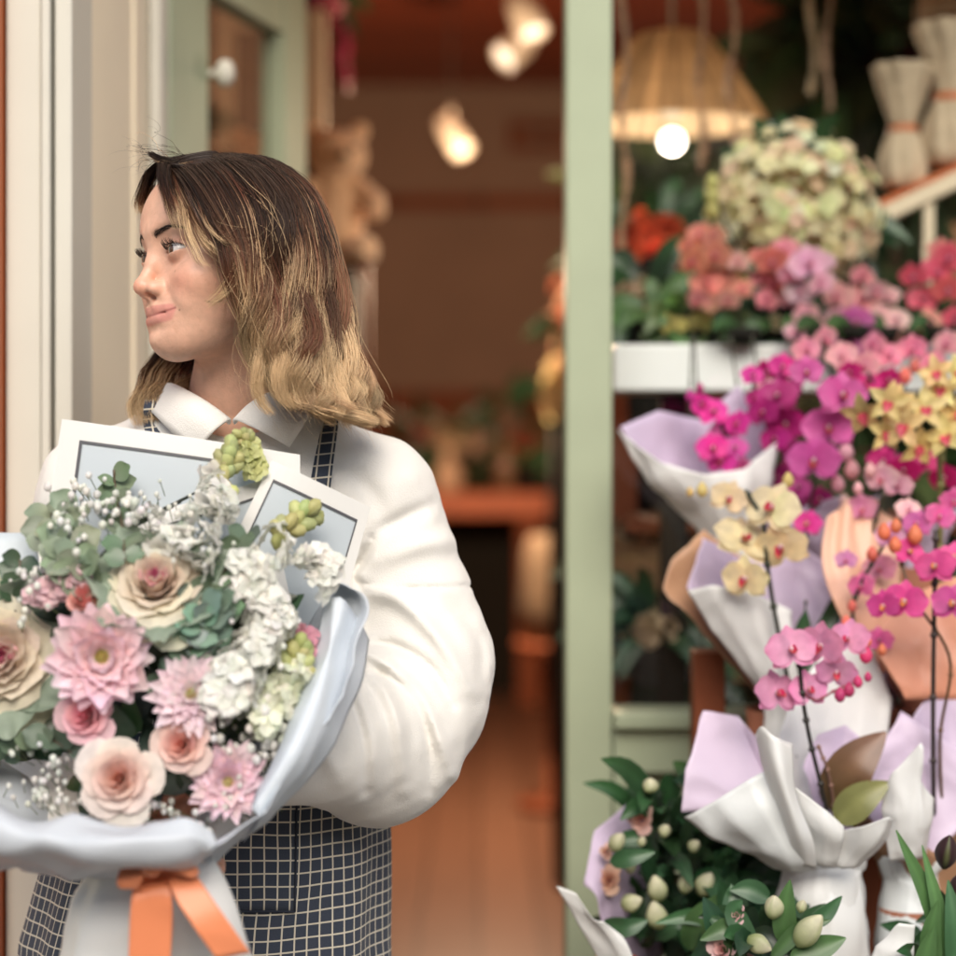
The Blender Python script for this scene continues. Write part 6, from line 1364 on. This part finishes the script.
# big dark plants deeper inside
def bigplant(label, x, y, Y, rx, ry, n, L, W, c, fl=None, nf=0, fr2=.03, zb=0.0, thinN=0):
    cc = P(x, y, Y); t = thing('leafy_plant', label, 'plant', (cc[0], Y, zb), None); RX, RZ = R(rx, Y), R(ry, Y); mb = MB()
    for k in range(n):
        d = nrm(fr_.normal(size=3)); p = cc + d * A([RX, .16, RZ]) * fr_.uniform(.1, .8); e = nrm(A([d[0], -abs(d[1]) * .6, d[2] + .2])); l_ = L * fr_.uniform(.6, 1.3)
        leaf(mb, [p, p + e * l_ * .5 + A([0, 0, .02]), p + e * l_ - A([0, 0, .03])], W * fr_.uniform(.7, 1.3), jit3(c, .3), jit3(A(c) * 1.5, .3), n=8, m=5)
    mb.build('foliage', M_leaf, t)
    mb = MB(); mb.tube([(cc[0], Y, zb + .12), (cc[0] + .02, Y, cc[2] - RZ * .3), (cc[0], Y, cc[2])], .014, (.06, .04, .02), 8); mb.build('stem', M_vc, t)
    mb = MB(); mb.lathe([(0, zb + .001), (.10, zb + .001), (.13, zb + .2), (.12, zb + .2), (.1, zb + .17), (0, zb + .17)], W3, (cc[0], Y, 0), 24); mb.build('pot', M_dark, t)
    if nf:
        mb = MB()
        for k in range(nf):
            d = nrm(fr_.normal(size=3)); d[1] = -abs(d[1]); p = cc + d * A([RX, .2, RZ]) * fr_.uniform(.4, .9); rose(mb, p, d, fr2, A(fl) * .7, fl, N=9)
        mb.build('blooms', M_petal, t)
bigplant('tall dark green plant with crimson blooms in the upper right of the window', 890, 60, 4.6, 85, 80, 200, .24, .05, (.025, .045, .018), (.28, .02, .03), 22, .05)
bigplant('broad grey green leaves behind the creamy mound', 850, 150, 4.7, 60, 45, 50, .26, .07, (.07, .10, .065))
bigplant('dark shrub filling the corner behind the raffia lamp', 700, 240, 5.4, 110, 100, 150, .2, .04, (.02, .03, .015), (.22, .02, .02), 8, .04)
bigplant('dark leafy plant low behind the orchids at the right', 900, 440, 4.2, 110, 120, 200, .2, .04, (.03, .05, .02))
bigplant('bushy dark plant behind the low rack', 730, 560, 4.1, 110, 110, 160, .18, .04, (.03, .04, .02))
# second raffia lamp, cut by the corner
t = thing('pendant_lamp', 'second raffia lamp cut off by the top right corner', 'lamp', (P(985, 0, 3.9)[0], 3.9, 3.3)); cx_ = P(985, 0, 3.9)[0]; z0 = zat(22, 3.9)
MB().lathe([(.04, z0 + .2), (.09, z0 + .15), (.125, z0 + .03), (.125, z0), (.12, z0 + .003)], A([.55, .40, .26]), (cx_, 3.9, 0), 40).build('lamp_shade', M_raffia, t, thick=.003)
MB().tube([(cx_, 3.9, z0 + .19), (cx_, 3.9, 3.3)], .005, W3).build('cord', M_lampbody, t)
# sloping white shelf with tied cream cloth bundles
t = thing('hanging_shelf', 'sloping white hanging shelf with an orange top in the upper right of the window', 'shelf', P(915, 195, 3.5)); a, b = P(868, 214, 3.5), P(1010, 146, 3.5); d = nrm(b - a)
M_ = np.stack([d, A([0, 1, 0]), np.cross(d, A([0, 1., 0]))], 1); L = np.linalg.norm(b - a)
MB().box((0, -.10, -.026), (L, .10, .0), W3, M_, a).build('board', M_cream, t, False, bevel=.003); MB().box((0, -.101, .0005), (L, .10, .010), W3, M_, a).build('top_board', M_orange, t, False)
for s in (.35, .8):
    q = a + d * L * s; MB().box((-.008, -.09, -.16), (.008, -.075, -.027), W3, None, q).build('strut', M_cream, t, False)
    MB().tube([q + A([0, 0, .01]), (q[0], 3.5, 3.3)], .0015, W3, 5).build('cord', M_dark, t)
M_cloth = mat('cream_cloth', (.52, .42, .30), .85, bump=(30, .8, .008), nz=(14, .12))
for (x, y, s, lab) in ((903, 188, .82, 'cream cloth bundle with an orange tie, left one on the sloping shelf'), (950, 166, .95, 'cream cloth bundle with an orange tie, right one on the sloping shelf')):
    q = P(x, y, 3.47); t = thing('cloth_bundle', lab, 'cloth bundle', q, 'cloth bundles on the sloping shelf'); mb = MB(); aa = np.arange(30) / 30 * 6.283
    pr = catmull([(.0, 0, 0), (.040, 0, .004), (.046, 0, .05), (.030, 0, .105), (.024, 0, .118), (.034, 0, .16), (.048, 0, .205), (.058, 0, .24), (.050, 0, .235), (.02, 0, .15)], 48)[:, [0, 2]] * s
    g_ = A([[(q[0] + r * (1 + .13 * math.sin(v * 8 + z * 22)) * math.cos(v), q[1] + r * (1 + .13 * math.sin(v * 8 + z * 22)) * math.sin(v), q[2] + z) for v in aa] for r, z in np.maximum(pr, 0)])
    mb.grid(g_, W3, cv=True); mb.build('cloth', M_cloth, t)
    MB().lathe([(.026 * s, .110 * s), (.032 * s, .116 * s), (.026 * s, .124 * s)], W3, q, 20).build('tie', M_orange, t)

# ------------------------------------------------------------------ seen through the door
# teddy bear on a dark cabinet, second one stands in for a glass reflection
M_plush = mat('peach_plush', (.95, .64, .40), .95, nz=(60, .12), bump=(140, 1.0, .006), sheen=.5)
def teddy(cx, zb, Y, label, s=1.0, grp='peach teddy bears on the dark cabinet'):
    t = thing('teddy_bear', label, 'teddy bear', (cx, Y, zb), grp)
    def f(p):
        q = (p - A([cx, Y, zb])) / s; x, y, z = q[..., 0], q[..., 1], q[..., 2]
        d = ell(q, (0, 0, .115), (.062, .055, .085)); d = smin(d, ell(q, (.002, -.005, .245), (.064, .058, .058)), .02)
        d = smin(d, ell(q, (.020, -.055, .232), (.028, .026, .022)), .012)
        for a in (-1, 1):
            d = smin(d, ell(q, (a * .050, 0, .298), (.022, .014, .022)), .008)
            d = smin(d, chain(q, [(a * .052, -.01, .175), (a * .082, -.035, .145), (a * .088, -.06, .125)], [.024, .023, .022]), .012)
            d = smin(d, chain(q, [(a * .038, -.01, .045), (a * .062, -.07, .035), (a * .066, -.10, .040)], [.032, .030, .030]), .012)
        return d * s
    v, fc = sdf_mesh(f, A([cx, Y, zb]) + A([-.13, -.15, -.01]) * s, A([cx, Y, zb]) + A([.13, .09, .34]) * s, .006); mb = MB(); mb.add(v, fc[:, ::-1], W3); mb.build('body', M_plush, t)
    mb = MB()
    for a, b, c, r in ((-.006, -.058, .256, .006), (.042, -.052, .256, .006), (.020, -.082, .238, .008)): mb.ball(A([cx, Y, zb]) + A([a, b, c]) * s, r * s, W3)
    mb.build('eyes_and_nose', M_dark, t)
teddy(P(336, 0, 4.5)[0], zat(272, 4.5), 4.5, 'peach plush teddy bear sitting right behind her head', 1.0)
teddy(P(262, 0, 4.6)[0], zat(272, 4.6), 4.6, 'second peach plush teddy bear, standing in for a reflection in the door glass', .98)
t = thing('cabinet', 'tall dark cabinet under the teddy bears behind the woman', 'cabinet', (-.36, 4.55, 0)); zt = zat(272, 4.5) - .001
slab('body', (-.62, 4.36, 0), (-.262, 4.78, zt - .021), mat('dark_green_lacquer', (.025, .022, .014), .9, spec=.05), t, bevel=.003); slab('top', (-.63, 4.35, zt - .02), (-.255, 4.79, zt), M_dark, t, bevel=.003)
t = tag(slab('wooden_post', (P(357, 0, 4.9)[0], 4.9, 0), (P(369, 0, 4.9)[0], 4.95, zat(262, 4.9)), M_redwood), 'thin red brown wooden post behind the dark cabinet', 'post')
t = thing('backdrop', 'tall dark cupboard added to darken the glass of the green door', 'backdrop', (-1.1, 5.2, 0)); slab('body', (-1.45, 4.9, 0), (-.49, 5.6, 2.6), M_dark, t, bevel=.004); slab('backdrop_panel', (-.96, 4.88, .1), (-.51, 4.898, 2.5), M_dark, t, bevel=.003); slab('backdrop_panel', (-1.44, 4.88, .1), (-.965, 4.898, 2.5), M_dark, t, bevel=.003)  # made-up dark block, put behind the door glass to darken it
t = thing('picture_frame', 'tall empty cream frame behind the teddy bear', 'frame', P(300, 120, 4.85)); 
x0, x1, z1, z0 = P(285, 0, 4.85)[0], P(326, 0, 4.85)[0], zat(10, 4.85), zat(150, 4.85)
x0 = P(215, 0, 4.85)[0]
slab('side', (x1 - .045, 4.84, z0), (x1, 4.87, z1), M_cream, t, bevel=.004); slab('side', (x0, 4.84, z0), (x0 + .045, 4.87, z1), M_cream, t, bevel=.004); slab('top', (x0 + .046, 4.841, z1 - .045), (x1 - .046, 4.869, z1), M_cream, t, bevel=.004)
slab('backing', (x0 + .02, 4.871, zt), (x1 - .02, 4.88, z1 - .02), M_dark, t); slab('foot', (x0, 4.842, zt), (x1, 4.90, z0 - .001), M_dark, t)
t = cluster('deep pink hanging blooms at the top behind the cream frame', 318, 0, 5.2, 26, 14, 16, .05, [A([.35, .02, .10]), A([.30, .02, .05])], 2.2, leaves=20, vase=False)
slab_ = thing('trailing_plant', 'dark reddish trailing plant below the pink blooms', 'plant', P(343, 50, 5.2)); mb = MB(); mb.tube([P(330, 5, 5.2), P(342, 40, 5.2), P(346, 90, 5.2)], .012, (.14, .02, .03)); mb.build('stem', M_leaf, slab_)
mb = MB(); 
for k in range(6): rose(mb, P(340 + fr_.normal() * 4, 30 + k * 9, 5.18), (0, -1, 0), .022, (.2, .02, .04), (.28, .03, .08), N=7)
mb.build('blooms', M_petal, slab_)
# counter at the back with things on it
YC = 10.4; zc = zat(492, YC)
t = thing('counter', 'long wooden counter with an orange lit top at the back of the shop', 'counter', (0, YC, 0))
slab('top', (-1.2, YC - .05, zc - .12), (P(548, 0, YC)[0], YC + .6, zc), M_orange, t, bevel=.01); slab('leg', (P(518, 0, YC)[0], YC, 0), (P(540, 0, YC)[0], YC + .1, zc - .121), M_redwood, t)
slab('leg', (-1.15, YC, 0), (-1.0, YC + .1, zc - .121), M_redwood, t); slab('back_panel', (-1.0, YC + .5, 0), (P(518, 0, YC)[0], YC + .55, zc - .121), M_dark, t)
def cl2(label, x, y, rx, ry, n, r, cols, **k): return cluster(label, x, y, YC + .2, rx, ry, n, r, cols, zc, leaves=7, lw=.03, ll=.2, kind='rose', **k)
cl2('cream blooms in a vase on the counter, left of the middle', 455, 437, 20, 14, 14, .075, [A([.85, .70, .48]), A([.80, .60, .40])])
cl2('reddish blooms in a vase on the counter at the left', 423, 432, 12, 12, 8, .06, [A([.40, .16, .12])])
cl2('dusky pink blooms in a vase on the counter, middle', 482, 447, 12, 10, 8, .06, [A([.70, .45, .35])])
cl2('bright orange red blooms in a vase on the counter', 520, 440, 14, 12, 9, .06, [A([.60, .10, .04]), A([.42, .18, .10])])
cl2('muted rose blooms in a vase on the counter beside the orange ones', 505, 418, 12, 12, 8, .05, [A([.38, .20, .14])])
t = thing('glass_bottle', 'pale glass bottle catching light on the counter', 'bottle', (P(448, 0, YC)[0], YC, zc)); MB().lathe([(0, .001), (.07, .001), (.075, .10), (.03, .16), (.028, .22), (0, .22)], W3, (P(448, 0, YC)[0], YC + .05, zc), 20).build('bottle_body', mat('pale_glass', (.75, .55, .38), .15, coat=1), t)
t = thing('glass_bottle', 'slim brown bottle on the counter, right of the pale one', 'bottle', (P(505, 0, YC)[0], YC, zc)); MB().lathe([(0, .001), (.05, .001), (.05, .16), (.02, .22), (.02, .28), (0, .28)], W3, (P(505, 0, YC)[0], YC + .05, zc), 20).build('bottle_body', mat('brown_glass', (.25, .16, .10), .15, coat=1), t)
t = thing('round_box', 'small dark round box at the right end of the counter', 'box', (P(538, 0, YC)[0], YC, zc)); MB().lathe([(0, .001), (.07, .001), (.07, .10), (0, .10)], W3, (P(536, 0, YC)[0], YC + .1, zc), 20).build('box_body', M_dark, t)
# plants by the post, seen through the doorway
cluster('yellowish cream blooms high beside the green post inside the doorway', 566, 395, 6.2, 22, 36, 40, .05, [A([.80, .64, .38]), A([.70, .60, .32])], 0, leaves=4, lw=.03, ll=.15, kind='rose')
cluster('dusky foliage and small blooms above the cream ones inside the doorway', 570, 315, 6.0, 18, 44, 18, .03, [A([.70, .45, .30]), A([.60, .20, .10])], 0, leaves=6, lw=.02, ll=.12, vase=False)
cluster('orange red blooms beside the green post inside the doorway', 572, 452, 6.4, 16, 22, 16, .05, [A([.45, .12, .06])], 0, leaves=10, lw=.02, ll=.12, kind='rose')
t = thing('woven_sack', 'rough beige woven sack with dried flowers standing on a stool', 'sack', (P(556, 0, 7.5)[0], 7.5, 0)); cxx = P(560, 0, 7.5)[0]; z0, z1 = zat(640, 7.5), zat(535, 7.5)
a_ = np.arange(32) / 32 * 6.283; rw = [(.02, z0), (.12, z0), (.14, z0 + .12), (.135, z1 - .06), (.11, z1), (.10, z1 - .01), (.0, z1 - .03)]
g_ = A([[(cxx + r * (1 + .07 * math.sin(v * 5 + z * 9)) * math.cos(v), 7.5 + r * math.sin(v), z) for v in a_] for r, z in rw]); MB().grid(g_, W3, cv=True).build('sack_body', mat('jute', (.15, .105, .065), .95, nz=(30, .3), bump=(80, 1, .01)), t)
MB().lathe([(0, 0), (.15, 0), (.15, .03), (.05, .04), (.04, z0 - .05), (.16, z0 - .03), (.16, z0 - .002), (0, z0 - .002)], W3, (cxx, 7.5, 0), 24).build('stool', M_redwood, t)
# framed opening mark on the back wall
t = thing('wall_frame', 'thin brown wooden frame high on the back wall beside the post', 'frame', (P(545, 0, 11.9)[0], 11.9, zat(150, 11.9))); xa, xb, za, zb_ = P(508, 0, 11.9)[0], P(600, 0, 11.9)[0], zat(150, 11.9), zat(122, 11.9)
slab('rail', (xa, 11.9, za), (xb, 11.95, za + .05), M_redwood, t); slab('rail', (xa, 11.9, zb_ - .05), (xb, 11.95, zb_), M_redwood, t); slab('side', (xa, 11.901, za + .051), (xa + .05, 11.949, zb_ - .051), M_redwood, t); slab('side', (xb - .05, 11.901, za + .051), (xb, 11.949, zb_ - .051), M_redwood, t)
